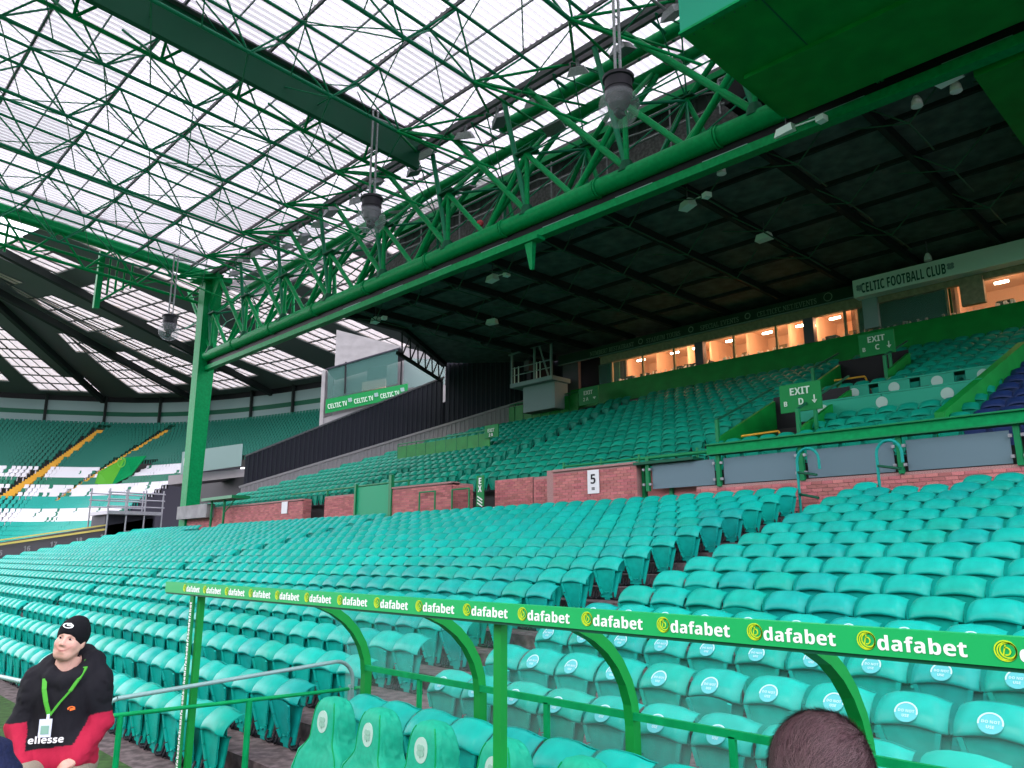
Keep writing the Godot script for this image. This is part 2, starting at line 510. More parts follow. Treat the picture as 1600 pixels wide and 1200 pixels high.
# ---------------------------------------------------------------- ground and lower terrace
func ground():
	var m := MB.new()
	m.quad(P(-500, 2.75, -G), P(500, 2.75, -G), P(500, -500, -G), P(-500, -500, -G))
	setting("pitch_side_turf", m, M.grass)
	m = MB.new()
	m.quad(P(-500, 500, -G - 1.25), P(500, 500, -G - 1.25), P(500, 2.75, -G - 1.25), P(-500, 2.75, -G - 1.25))
	setting("ground", m, M.asphalt)
	m = MB.new()
	m.box(P(20, 2.70, -G - 0.64), Vector3(0.16, 1.24, 140))
	setting("pit_wall", m, M.concrete_pale)
	# steps: left block rows -6..10, right block rows -5..10
	var tr := MB.new()
	for n in range(-7, 11):
		var b0 = 8.04 + 0.76 * n - 0.42
		var h = -0.59 + 0.18 * n - 0.46
		var b1 = b0 + (0.76 if n < 10 else 1.2)
		if n < 10: tr.quad(P(49, b1, h), P(-6, b1, h), P(-6, b0, h), P(49, b0, h))
		else: tr.quad(P(49, b1 + 0.3, h), P(-6, b1 + 0.3, h), P(-6, b0, h), P(49, b0, h))
		tr.quad(P(49, b0, h), P(-6, b0, h), P(-6, b0, h - 0.18), P(49, b0, h - 0.18))
	setting("terrace_steps", tr, M.concrete)
	# half steps of the stairs with yellow nosings
	for st in [[6.36, 7.48, -5], [21.95, 22.65, -5]]:
		var t := thing("stair", "concrete stair with yellow nosings between the seat blocks" + (" nearest the dugout" if st[0] < 10 else ", far left"), "stair", "stairs of the lower terrace")
		var body := MB.new()
		for n in range(st[2], 10):
			var b0 = 8.04 + 0.76 * n - 0.42
			var h = -0.59 + 0.18 * n - 0.46
			body.box(P(st[0] + 0.30, b0 - 0.19, h - 0.05), Vector3(0.37, 0.10, 0.56))
		put("half_steps", body, M.concrete, t)
		for n in [-3, -1]:
			var b0 = 8.04 + 0.76 * n - 0.42
			var h = -0.59 + 0.18 * n - 0.46
			var y := MB.new()
			y.box(P(st[1] - 0.30, b0 - 0.012, h - 0.085), Vector3(0.03, 0.165, 0.42))
			put("nosing", y, M.yellow, t)
			y = MB.new(); y.box(P(st[1] - 0.28, b0 - 0.03, h - 0.10), Vector3(0.006, 0.07, 0.08)); put("row_label", y, M.white, t)

# ---------------------------------------------------------------- brick wall at the back of the lower terrace
func brick_run(wall: Node3D, p0: Vector3, p1: Vector3, h0: float, h1: float, thick: float, top0: float = NAN):
	# p0..p1 along the base line, facing the left side of travel; bricks stand proud of the mortar
	var d = (p1 - p0); d.y = 0
	var len = d.length()
	d = d.normalized()
	var out = Vector3.UP.cross(d) * -1.0
	var m := MB.new()
	var y0 = h0 + G
	var y1 = h1 + G
	var c = (p0 + p1) / 2 - out * thick / 2
	m.box(Vector3(c.x, (y0 + y1) / 2, c.z), Vector3(len, y1 - y0, thick), Basis(d, Vector3.UP, d.cross(Vector3.UP)))
	put("wall_core", m, M.mortar, wall)
	var bm := MB.new()
	bm.box(Vector3.ZERO, Vector3(1, 1, 1))
	var xfs := []
	var cols := []
	var rows = int((y1 - y0) / 0.078)
	for r in rows:
		var x = 0.0 if r % 2 == 0 else -0.115
		while x < len:
			var xa = maxf(x, 0) + 0.006
			var xb = minf(x + 0.23, len) - 0.006
			if xb - xa > 0.03:
				var w = p0 + d * (xa + xb) / 2 + out * rng.randf_range(0.004, 0.009)
				xfs.append(Transform3D(Basis(d * (xb - xa), Vector3.UP * 0.066, d.cross(Vector3.UP) * 0.02), Vector3(w.x, y0 + (r + 0.5) * 0.078, w.z)))
				var k = rng.randf_range(0.72, 1.12)
				cols.append(Color(k, k * rng.randf_range(0.9, 1.1), k))
			x += 0.23
	many("bricks", bm.mesh(), M.brick, xfs, wall, cols)

func brick_wall():
	var t := thing("brick_wall", "long red brick wall behind the top row of the lower teal seats", "wall")
	var B := 16.3
	# sections along a: [from, to, setback, top]
	for s in [[41.6, 29.1, 0.0, 2.20], [28.0, 25.25, 0.35, 2.30], [22.85, 19.5, 0.0, 2.28], [18.3, 16.6, 0.8, 2.34], [16.55, 15.5, 0.8, 2.32], [15.0, 12.05, 0.0, 2.30], [10.3, -3.0, 0.02, 1.60]]:
		brick_run(t, P(s[0], B + s[2], 0), P(s[1], B + s[2], 0), 0.45, s[3], 0.3)
	for s in [[29.1, 0.0, 0.37, 2.25], [19.5, 0.0, 0.9, 2.3], [15.0, 0.0, 0.9, 2.36]]:       # short returns
		brick_run(t, P(s[0], B + s[1], 0), P(s[0], B + s[2], 0), 0.45, s[3], 0.25)
	# copings
	var cp := MB.new()
	for s in [[41.6, 29.1, 0.0, 2.20], [22.85, 19.5, 0.0, 2.28], [15.0, 12.05, 0.0, 2.30]]:
		cp.box(P((s[0] + s[1]) / 2, B + 0.13, s[3] + 0.03), Vector3(0.38, 0.06, s[0] - s[1]))
	put("coping", cp, M.mortar, t)
	# slab behind: the passage floor
	var m := MB.new()
	m.box(P(18, 17.2, 0.95), Vector3(1.0, 0.2, 46))
	setting("passage_floor", m, M.concrete)
	# green flat panel in the wall
	t = thing("gate_panel", "solid green steel gate panel set in the brick wall", "gate")
	m = MB.new(); m.box(P(24.05, B + 0.06, 1.6), Vector3(0.08, 1.75, 2.36)); put("panel", m, M.gate_green, t)
	m = MB.new(); m.box(P(25.2, B + 0.0, 1.65), Vector3(0.1, 1.9, 0.1)); put("post", m, M.rail_green, t)
	m = MB.new(); m.box(P(22.9, B - 0.02, 1.75), Vector3(0.12, 2.1, 0.16)); put("post", m, M.rail_green, t)
	# doors
	t = thing("door", "dark red double doors in green frame beside the white number sign", "door")
	for a in [11.55, 10.75]:
		m = MB.new(); m.box(P(a, B + 0.30, 1.35), Vector3(0.06, 1.7, 0.74)); put("door_leaf", m, M.brick, t)
	for a in [12.0, 11.16, 10.34]:
		m = MB.new(); m.box(P(a, B + 0.24, 1.38), Vector3(0.1, 1.78, 0.09)); put("frame_post", m, M.rail_green, t)
	m = MB.new(); m.box(P(11.17, B + 0.12, 2.29), Vector3(0.5, 0.07, 1.8)); put("canopy", m, M.steel_dark, t)
	# little framed doorways
	for dd in [[18.95, 0.0, "dark brick return"], [20.6, -0.06, "pale brick face"]]:
		t = thing("door_frame", "slim green tube door frame against the %s" % dd[2], "door frame", "green tube frames")
		for k in [-0.42, 0.42]: rod("post", P(dd[0] + k, B + dd[1] - 0.12, 0.5), P(dd[0] + k, B + dd[1] - 0.12, 2.05), 0.03, M.rail_green, t)
		rod("head_bar", P(dd[0] - 0.42, B + dd[1] - 0.12, 2.05), P(dd[0] + 0.42, B + dd[1] - 0.12, 2.05), 0.03, M.rail_green, t)
	# signs
	t = thing("number_sign", "white number 5 sign on the brick wall", "sign")
	m = MB.new(); m.box(P(13.48, B - 0.05, 1.93), Vector3(0.02, 0.64, 0.40)); var five = put("board", m, M.white, t)
	text("numeral", "5", 0.26, M.black, five, Transform3D(TO_PITCH, P(13.48, B - 0.065, 2.0)))
	text("small_print", "III", 0.07, M.black, five, Transform3D(TO_PITCH, P(13.48, B - 0.065, 1.74)))
	t = thing("notice", "small blank white notice on the far left of the brick wall", "sign")
	m = MB.new(); m.box(P(30.6, B - 0.05, 1.95), Vector3(0.02, 0.5, 0.5)); put("board", m, M.white, t)
	t = thing("exit_sign", "tall green sign with white letters and chevrons on the brick wall", "sign", "exit signs")
	m = MB.new(); m.box(P(18.1, B - 0.03, 1.95), Vector3(0.03, 0.95, 0.34)); var tall = put("board", m, M.exit_green, t)
	for k in 2: text("letter", ["E", "X"][k], 0.2, M.white, tall, Transform3D(TO_PITCH, P(18.1, B - 0.05, 2.25 - 0.24 * k)))
	for k in 3:
		m = MB.new(); m.box(P(18.1, B - 0.05, 1.72 - 0.1 * k), Vector3(0.01, 0.035, 0.26), Basis(Vector3.RIGHT, 0.5)); put("chevron", m, M.white, tall)
	# barrier rail on the wall top
	t = thing("barrier", "green tube barrier along the top of the brick wall", "barrier")
	for a in [28.0, 25.0, 22.5, 15.0, 13.6, 12.3, 10.5]:
		rod("post", P(a, 16.75, 1.7), P(a, 16.75, 2.62), 0.035, M.rail_green, t)
	rod("rail", P(31, 16.75, 2.55), P(22.5, 16.75, 2.6), 0.035, M.rail_green, t)
	rod("rail", P(15.0, 16.75, 2.5), P(10.3, 16.75, 2.5), 0.035, M.rail_green, t)
	t = thing("turnstile_frame", "small green steel canopy frame before the far left brick wall", "gate")
	for a in [36.0, 37.4]: rod("post", P(a, 16.0, 0.6), P(a, 16.0, 2.55), 0.06, M.rail_green, t)
	m = MB.new(); m.box(P(36.2, 16.1, 2.6), Vector3(0.9, 0.14, 3.4)); put("canopy", m, M.rail_green, t)
	rod("brace", P(34.8, 16.0, 2.55), P(36.0, 16.0, 1.9), 0.03, M.rail_green, t)
	m = MB.new(); m.box(P(39.6, 16.1, 2.1), Vector3(0.4, 0.66, 3.7))
	tag(put("white_board", m, M.white_wall), "white boxed-in panel beside the foot of the big green column", "panel")
	# hoops of the ladder gap
	for k in 2:
		var a = [7.28, 5.62][k]
		t = thing("hand_hoop", "teal bent tube hoop handrail at the %s of the short steps over the wall" % ["left", "right"][k], "handrail", "hoops at the wall steps")
		var pts := []
		for i in 9:
			var g = PI * i / 8
			pts.append(P(a + 0.24 * cos(g) , 15.9, 1.95 + 0.26 * sin(g)))
		pts.push_front(P(a + 0.24, 15.9, 0.7)); pts.append(P(a - 0.24, 15.9, 1.75))
		m = MB.new(); m.path(pts, 0.032, 8); put("hoop", m, M.seat_dark, t)
		for h in [1.72, 1.25]: rod("bar", P(a + 0.24, 15.9, h), P(a - 0.3, 15.6, h - 0.12), 0.028, M.steel_dark, t)
	# glazed screen with the green parapet beam
	t = thing("glass_screen", "grey glass screen on green posts on the low brick wall", "screen")
	for k in 6:
		var a = 11.7 - 2.05 * k
		m = MB.new(); m.box(P(a, B, 2.0), Vector3(0.09, 0.86, 0.1)); put("post", m, M.rail_green, t)
		for s in [-0.1, 0.1]:
			for h in [1.74, 2.12]:
				m = MB.new(); m.box(P(a + s, B - 0.05, h), Vector3(0.05, 0.06, 0.06)); put("clamp", m, M.galv, t)
		if k < 5 or true:
			m = MB.new(); m.box(P(a - 1.025, B + 0.02, 1.925), Vector3(0.015, 0.61, 1.8)); put("pane", m, M.screen_glass, t)
	rod("rail", P(11.9, B, 2.42), P(9.8, B, 2.42), 0.045, M.rail_green, t)
	t = thing("parapet_beam", "thick bright green parapet beam above the glass screen", "beam")
	m = MB.new(); m.box(P(3.2, B + 0.02, 2.45), Vector3(0.22, 0.22, 13.4)); put("beam", m, M.steel, t)
	m = MB.new(); m.box(P(3.2, B - 0.0, 2.335), Vector3(0.30, 0.03, 13.4)); put("flange", m, M.rail_green, t)
	m = MB.new(); m.box(P(3.2, B - 0.0, 2.565), Vector3(0.30, 0.03, 13.4)); put("flange", m, M.rail_green, t)

# ---------------------------------------------------------------- upper tier
func U(a: float, b: float, dh := 0.0) -> Vector3:    # on the rake of the upper tier (front edge of the seats)
	return P(a, b, 2.45 + 0.41 * (b - 17.4) + dh)

func end_a(b: float) -> float:                        # the slanting end wall
	return 41.5 - 1.2 * (b - 19.8)

func upper_tier():
	var st := MB.new()
	for m in 17:
		var b0 = 17.6 + 0.76 * m - 0.42
		var h = 2.45 + 0.41 * (b0 + 0.42 - 17.4) - 0.72
		var b1 = b0 + (0.76 if m < 16 else 1.2)
		var e0 = minf(46.0, end_a(b0)) if b0 > 17.8 else 44.0
		st.quad(P(e0, b1, h), P(-6, b1, h), P(-6, b0, h), P(e0, b0, h))
		st.quad(P(e0, b0, h), P(-6, b0, h), P(-6, b0, h - 0.32), P(e0, b0, h - 0.32))
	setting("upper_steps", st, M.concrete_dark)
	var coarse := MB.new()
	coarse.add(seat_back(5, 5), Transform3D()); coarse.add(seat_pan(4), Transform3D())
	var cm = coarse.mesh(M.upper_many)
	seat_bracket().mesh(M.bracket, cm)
	var xfs := []
	var navy := []
	for m in 16:
		var b = 17.6 + 0.76 * m
		var a := 46.0
		while a > -4:
			a -= 0.5
			if a > end_a(b) - 0.5: continue
			if a > 20.85 and a < 22.0: continue              # stair
			if a > 11.0 and a < 12.0: continue               # stair
			if b > 18.4 and b < 21.8 and a > 8.6 and a <= 11.0: continue   # vomitory by the EXIT D sign
			if b > 24.4 and b < 26.6 and a > 8.2 and a <= 11.0: continue   # and by EXIT C
			if b > 20.3 and b < 23.6 and a > 5.0 and a < 9.6 and m != 3: continue
			if b < 20.5 and a > 26.8 and a < 27.6: continue
			if a > 23.0 and b > 27.8: continue
			var xf = Transform3D(TO_PITCH, U(a, b))
			if a < 4.9 and b < 23.8: navy.append(xf)
			else: xfs.append(xf)
	var tints := []
	for i in xfs.size():
		var kk = rng.randf_range(0.82, 1.1)
		tints.append(Color(kk, kk, kk))
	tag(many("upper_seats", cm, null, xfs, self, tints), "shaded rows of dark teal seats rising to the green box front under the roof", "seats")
	tag(many("navy_seats", coarse.mesh(M.seat_navy), null, navy), "dark navy seats right of the sloping green wall", "seats")
	# steps of the stairs
	var k := 0
	for a in [21.4, 11.5]:
		var t := thing("stair", ["concrete stair climbing the shaded upper seats on the left", "concrete stair with yellow treads beside the right-hand exit sign"][k], "stair", "stairs of the upper tier")
		for m in 16:
			var b0 = 17.6 + 0.76 * m - 0.42
			var h = 2.45 + 0.41 * (b0 + 0.42 - 17.4) - 0.72
			var s := MB.new()
			s.box(P(a, b0 - 0.19, h - 0.07), Vector3(0.37, 0.15, 0.95))
			put("step", s, M.yellow if k == 1 and m % 2 == 0 else M.concrete, t)
		k += 1
	# vomitories with green cheek walls and exit signs
	for e in [[9.75, 18.45, 3.4, "D", "EXIT D sign on posts above the nearer stair well", 1.0], [9.6, 24.4, 2.2, "C", "EXIT C sign on posts high up under the boxes", 1.0]]:
		var t := thing("stair_well", "dark green walled stair well under the EXIT %s sign" % e[3], "stairwell", "walled stair wells in the upper tier")
		var w := MB.new()
		for s in [-1.15, 1.15]:
			w = MB.new()
			var p0 = U(e[0] + s, e[1], -0.75)
			var p1 = U(e[0] + s, e[1] + e[2], -0.75)
			w.hexa([p0 + Vector3(0, 0, 0.05), p1 + Vector3(0, 0, 0.05), p1 + Vector3(0, 0, -0.05), p0 + Vector3(0, 0, -0.05)],
				[p0 + Vector3(0, 0.95, 0.05), p1 + Vector3(0, 1.05, 0.05), p1 + Vector3(0, 1.05, -0.05), p0 + Vector3(0, 0.95, -0.05)])
			put("cheek_wall", w, M.panel_green, t)
			w = MB.new(); w.box(p0 + Vector3(0, 0.7, 0), Vector3(0.09, 1.5, 0.09)); put("post", w, M.rail_green, t)
			rod("rail", p0 + Vector3(0, 1.45, 0), p1 + Vector3(0, 1.45, 0), 0.035, M.steel_dark, t)
		w = MB.new(); w.box(U(e[0], e[1] + e[2], -0.2), Vector3(0.08, 1.2, 2.3)); put("end_wall", w, M.black, t)
		rod("handrail", U(e[0] + 0.5, e[1] + 0.1, 0.15), U(e[0] - 0.2, e[1] + 0.8, 0.0), 0.03, M.yellow, t)
		rod("handrail", U(e[0] - 0.2, e[1] + 0.8, 0.0), U(e[0] - 0.3, e[1] + 1.0, -0.5), 0.03, M.yellow, t)
		var sgn := thing("exit_sign", "green %s" % e[4], "sign", "exit signs")
		var c = U(e[0] - 0.9, e[1] + 0.6, 0.0) if e[3] == "D" else P(8.85, 25.0, 6.15)
		var cy = c + Vector3(0, 0.45, 0)
		if e[3] == "D": cy = P(8.75, 19.0, 3.98)
		w = MB.new(); w.box(cy, Vector3(0.06, 0.74, 1.1)); var bd = put("board", w, M.exit_green, sgn)
		w = MB.new(); w.box(cy + Vector3(0.02, -0.9, 0.35), Vector3(0.08, 1.5, 0.08)); put("post", w, M.rail_green, sgn)
		var f = cy + Vector3(-0.045, 0, 0)
		text("lettering", "EXIT", 0.19, M.exit_letter, bd, Transform3D(TO_PITCH, f + Vector3(0, 0.16, 0)))
		text("lettering", e[3], 0.17, M.exit_letter, bd, Transform3D(TO_PITCH, f + Vector3(0, -0.12, 0.02)))
		text("lettering", "B", 0.13, M.exit_letter, bd, Transform3D(TO_PITCH, f + Vector3(0, -0.14, -0.40)))
		var ar := MB.new()
		ar.box(Vector3(0, 0.05, 0), Vector3(0.03, 0.16, 0.01)); ar.prism(PackedVector2Array([Vector2(-0.07, 0), Vector2(0.07, 0), Vector2(0, -0.09)]), Vector3.ZERO, Vector3.RIGHT, Vector3.UP, 0.01)
		put("arrow", ar, M.exit_letter, bd, Transform3D(TO_PITCH, f + Vector3(0, -0.12, 0.38)))
	var sg := thing("exit_sign", "small green EXIT A sign at the far left end of the boxes", "sign", "exit signs")
	var w := MB.new(); w.box(P(23.9, 28.6, 7.62), Vector3(0.06, 0.85, 1.25)); var bd = put("board", w, M.exit_green, sg)
	text("lettering", "EXIT", 0.2, M.exit_letter, bd, Transform3D(TO_PITCH, P(23.9, 28.55, 7.78)))
	text("lettering", "2 A", 0.17, M.exit_letter, bd, Transform3D(TO_PITCH, P(24.05, 28.55, 7.46)))
	w = MB.new(); w.prism(PackedVector2Array([Vector2(-0.1, 0), Vector2(0.1, 0), Vector2(0, -0.12)]), Vector3.ZERO, Vector3.RIGHT, Vector3.UP, 0.01); put("arrow", w, M.exit_letter, bd, Transform3D(TO_PITCH, P(23.5, 28.55, 7.52)))
	# green panelled barriers among the seats
	var bk := 0
	for q in [[31.2, 22.5, 24.2, 22.3], [31.0, 29.2, 25.2, 29.4]]:
		var t := thing("barrier", ["green panelled barrier across the shaded left seats, the lower one", "green panelled barrier below the platform, the upper one"][bk], "barrier", "panelled barriers")
		for j in 9:
			var a0 = lerpf(q[0], q[2], j / 9.0)
			var a1 = lerpf(q[0], q[2], (j + 1) / 9.0)
			var b0 = lerpf(q[1], q[3], j / 9.0)
			w = MB.new(); w.box((U(a0, b0, 0.25) + U(a1, b0, 0.25)) / 2, Vector3(0.04, 0.85, absf(a0 - a1) - 0.07)); put("panel", w, M.panel_green, t)
			rod("post", U(a0, b0, -0.6), U(a0, b0, 0.8), 0.025, M.rail_green, t)
		rod("rail", U(q[0], q[1], 0.8), U(q[2], q[3], 0.8), 0.03, M.rail_green, t)
		bk += 1
	sg = thing("exit_sign", "green exit sign at the right end of the lower panelled barrier", "sign", "exit signs")
	w = MB.new(); w.box(U(24.0, 22.2, 0.75), Vector3(0.05, 0.55, 0.85)); bd = put("board", w, M.exit_green, sg)
	text("lettering", "EXIT", 0.15, M.exit_letter, bd, Transform3D(TO_PITCH, U(24.0, 22.15, 0.80)))
	text("lettering", "2 A", 0.13, M.white, bd, Transform3D(TO_PITCH, U(24.0, 22.15, 0.60)))
	# press benches
	var pr := 0
	for q in [[9.6, 4.95, 20.5, 3.82, 0.46], [9.25, 4.8, 22.4, 4.55, 0.40]]:
		var t := thing("press_bench", ["long teal press desk front with pale round crests, the lower one", "teal press desk front in four panels, the upper one"][pr], "desk", "teal press desks")
		var len = q[0] - q[1]
		for j in (2 if pr == 0 else 4):
			var L = len / (2 if pr == 0 else 4)
			w = MB.new(); w.box(P(q[0] - L * (j + 0.5), q[2], q[3]), Vector3(0.06, q[4], L - (0.02 if pr == 0 else 0.28))); put("front_panel", w, M.board_teal, t)
		w = MB.new(); w.box(P((q[0] + q[1]) / 2, q[2] + 0.25, q[3] + q[4] / 2 + 0.03), Vector3(0.55, 0.04, len)); put("desk_top", w, M.board_teal, t)
		for j in (3 if pr == 0 else 4):
			put("crest", disc(0.15), M.crest_pale, t, Transform3D(TO_PITCH, P(q[0] - len * (j + 0.5) / (3.0 if pr == 0 else 4.0), q[2] - 0.035, q[3] + 0.02)))
		for j in 5:
			w = MB.new(); w.box(P(q[0] - len * (j + 0.5) / 5.0, q[2] + 0.3, q[3] + q[4] / 2 + 0.09), Vector3(0.22, 0.03, 0.32)); put("monitor", w, M.black, t)
		pr += 1
	# sloping green wall to the right of the press benches
	w = MB.new()
	var pa = U(5.3, 18.2, -0.5)
	var pb = U(4.65, 23.6, -0.3)
	w.hexa([pa + Vector3(0, 0, 0.1), pb + Vector3(0, 0, 0.1), pb + Vector3(0, 0, -0.1), pa + Vector3(0, 0, -0.1)], [pa + Vector3(0, 0.75, 0.1), pb + Vector3(0, 0.85, 0.1), pb + Vector3(0, 0.85, -0.1), pa + Vector3(0, 0.75, -0.1)])
	tag(put("sloping_wall", w, M.panel_green), "dark green wall sloping up between the press desks and the navy seats", "wall")

func disc(r: float, k := 20, z := 0.004) -> MB:
	var d := MB.new()
	for i in k:
		var p = Vector3(cos(TAU * i / k), sin(TAU * i / k), 0) * r
		var q = Vector3(cos(TAU * (i + 1) / k), sin(TAU * (i + 1) / k), 0) * r
		d.tri(Vector3(0, 0, z), p + Vector3(0, 0, z), q + Vector3(0, 0, z)); d.quad(p, q, q + Vector3(0, 0, z), p + Vector3(0, 0, z))
	return d

func ring(r0: float, r1: float, k := 20, z := 0.004, a0 := 0.0, a1 := TAU) -> MB:
	var d := MB.new()
	for i in k:
		var u = Vector3(cos(lerpf(a0, a1, float(i) / k)), sin(lerpf(a0, a1, float(i) / k)), 0)
		var v = Vector3(cos(lerpf(a0, a1, (i + 1.0) / k)), sin(lerpf(a0, a1, (i + 1.0) / k)), 0)
		var zz = Vector3(0, 0, z)
		d.quad(u * r0 + zz, u * r1 + zz, v * r1 + zz, v * r0 + zz); d.quad(u * r1, v * r1, v * r1 + zz, u * r1 + zz); d.quad(v * r0, u * r0, u * r0 + zz, v * r0 + zz)
	return d

# ---------------------------------------------------------------- hospitality boxes at the back
func boxes():
	var B := 29.8
	var t := thing("hospitality_boxes", "row of orange-lit glass-fronted boxes above the dark green band at the back", "building")
	var m := MB.new(); m.box(P(9.5, B - 0.05, 7.86), Vector3(0.2, 1.02, 33)); put("green_front", m, M.panel_green, t)
	m = MB.new(); m.box(P(9.3, B + 0.05, 9.66), Vector3(0.2, 0.44, 29.5)); put("beam", m, M.beige, t)
	# shell of the rooms
	m = MB.new(); m.box(P(9.3, B + 3.2, 9.0), Vector3(0.2, 2.6, 30)); put("back_wall", m, M.orange_wall, t)
	m = MB.new(); m.box(P(9.3, B + 1.65, 10.0), Vector3(3.3, 0.2, 30)); put("ceiling", m, M.orange_wall, t)
	m = MB.new(); m.box(P(9.3, B + 1.65, 7.75), Vector3(3.3, 0.15, 30)); put("floor", m, M.concrete_pale, t)
	# windows: [from, to, kind]
	for w in [[24.2, 23.4, 0], [23.3, 21.5, 1], [21.42, 19.7, 1], [19.62, 18.5, 1], [18.05, 16.6, 1], [16.52, 14.6, 1], [14.52, 13.35, 1], [12.85, 11.7, 1], [11.4, 8.0, 0], [7.8, 5.0, 1], [4.8, -2.0, 1]]:
		m = MB.new(); m.box(P((w[0] + w[1]) / 2, B + 0.02, 8.92), Vector3(0.02, 1.04, w[0] - w[1]))
		put("pane", m, M.box_glass if w[2] == 0 else M.clear, t)
		m = MB.new(); m.box(P(w[1] - 0.04, B + 0.05, 8.92), Vector3(0.12, 1.04, 0.08)); put("mullion", m, M.beige, t)
		m = MB.new(); m.box(P(w[1] - 0.04, B + 2.2, 8.85), Vector3(1.9, 2.1, 0.1)); put("party_wall", m, M.orange_wall, t)
		if w[2] == 1:
			m = MB.new(); m.box(P(lerpf(w[0], w[1], 0.35), B + 3.06, 8.85), Vector3(0.06, 1.2, 0.55)); put("inner_door", m, M.beige, t)
			m = MB.new(); m.box(P(lerpf(w[0], w[1], 0.72), B + 3.06, 9.05), Vector3(0.05, 0.4, 0.6)); put("picture", m, M.galv_dark, t)
		if w[2] == 0:
			m = MB.new(); m.box(P((w[0] + w[1]) / 2, B + 0.7, 8.9), Vector3(0.06, 2.1, w[0] - w[1])); put("blind", m, M.steel_dark, t)
	for a in [18.25, 13.1]:
		m = MB.new(); m.box(P(a, B + 0.03, 8.92), Vector3(0.3, 1.04, 0.42)); put("pier", m, M.galv_dark, t)
	m = MB.new(); m.box(P(10.6, B - 0.08, 9.1), Vector3(0.2, 1.25, 0.55)); put("pier", m, M.pale_band, t)
	m = MB.new(); m.box(P(7.1, B - 0.08, 9.1), Vector3(0.2, 1.0, 0.75)); put("pier", m, M.beige, t)
	# small clutter on the counters: glasses, chairs
	m = MB.new()
	for i in 150:
		var a = rng.randf_range(-1, 23.2)
		m.tube(P(a, B + rng.randf_range(0.12, 0.5), 8.40), P(a, B + 0.3, 8.40 + rng.randf_range(0.08, 0.22)), 0.03, 0.05, 5)
	stuff("tableware", m, M.white, t)
	m = MB.new()
	for i in 16:
		var a = rng.randf_range(-1, 23)
		m.box(P(a, B + 0.9, 8.5), Vector3(0.4, 0.5, 0.45)); m.box(P(a, B + 0.5, 8.42), Vector3(0.06, 0.25, 0.6))
	stuff("furniture", m, M.bracket, t)
	# lamps: glowing fittings with a light in each
	for a in [22.2, 20.2, 18.95, 17.2, 15.4, 13.85, 12.4, 6.4, 3.6]:
		m = MB.new(); m.tube(P(a - 0.22, B + 0.9, 9.50), P(a + 0.22, B + 0.9, 9.50), 0.05, 0.05, 8)
		var l = put("lamp", m, M.bulb, t)
		var o := OmniLight3D.new()
		o.name = numbered("lamp_light", t); t.add_child(o, true)
		o.position = P(a, B + 0.9, 9.38); o.light_color = Color(1.0, 0.70, 0.48); o.light_energy = 0.85; o.light_size = 0.1; o.omni_range = 8; o.omni_attenuation = 2; o.shadow_enabled = true
	# the dark fascia with its writing
	t = thing("dark_fascia_sign", "long dark green fascia lettered with restaurant, tours and events", "sign")
	m = MB.new(); m.box(P(18.8, B - 0.12, 10.10), Vector3(0.12, 0.50, 16.0)); var fb = put("board", m, M.sign_dark, t)
	m = MB.new(); m.box(P(18.8, B - 0.16, 9.84), Vector3(0.16, 0.025, 16.0)); put("edge_strip", m, M.pale_band, t)
	for w in [[23.2, "NUMBER7 RESTAURANT", 0.22], [20.1, "STADIUM TOURS", 0.22], [17.1, "SPECIAL EVENTS", 0.22], [13.95, "CELTICFC.NET/EVENTS", 0.22]]:
		text("lettering", w[1], w[2], M.sign_text, fb, Transform3D(TO_PITCH * Basis().scaled(Vector3(0.78, 1, 1)), P(w[0], B - 0.185, 10.05)), 0.004, 400, "Droid Serif")
	for a in [21.4, 18.56, 15.7]:
		put("emblem", ring(0.10, 0.14), M.sign_text, fb, Transform3D(TO_PITCH, P(a, B - 0.19, 10.10)))
	put("crest_ring", ring(0.15, 0.18), M.sign_text, fb, Transform3D(TO_PITCH, P(12.16, B - 0.19, 10.1)))
	# the pale sign of the club
	t = thing("club_sign", "pale grey-green fascia reading CELTIC FOOTBALL CLUB in dark green letters", "sign")
	m = MB.new(); m.box(P(4.0, B - 0.35, 10.02), Vector3(0.5, 0.70, 14.0)); var cb = put("board", m, M.sign_grey, t)
	text("lettering", "CELTIC FOOTBALL CLUB", 0.38, M.sign_ink, cb, Transform3D(TO_PITCH * Basis().scaled(Vector3(0.50, 1, 1)), P(9.2, B - 0.615, 9.97)), 0.006)
	for a in [10.75, 7.55]:
		put("emblem", clover(0.15), M.pale_band, cb, Transform3D(TO_PITCH, P(a, B - 0.62, 10.02)))

func clover(r: float) -> MB:
	var d := MB.new()
	for i in 4:
		var c = Vector3(cos(PI / 4 + PI / 2 * i), sin(PI / 4 + PI / 2 * i), 0) * r * 0.5
		d.add(disc(r * 0.42, 12), Transform3D(Basis(), c))
	d.box(Vector3(0, -r * 0.5, 0.003), Vector3(r * 0.12, r, 0.005))
	return d

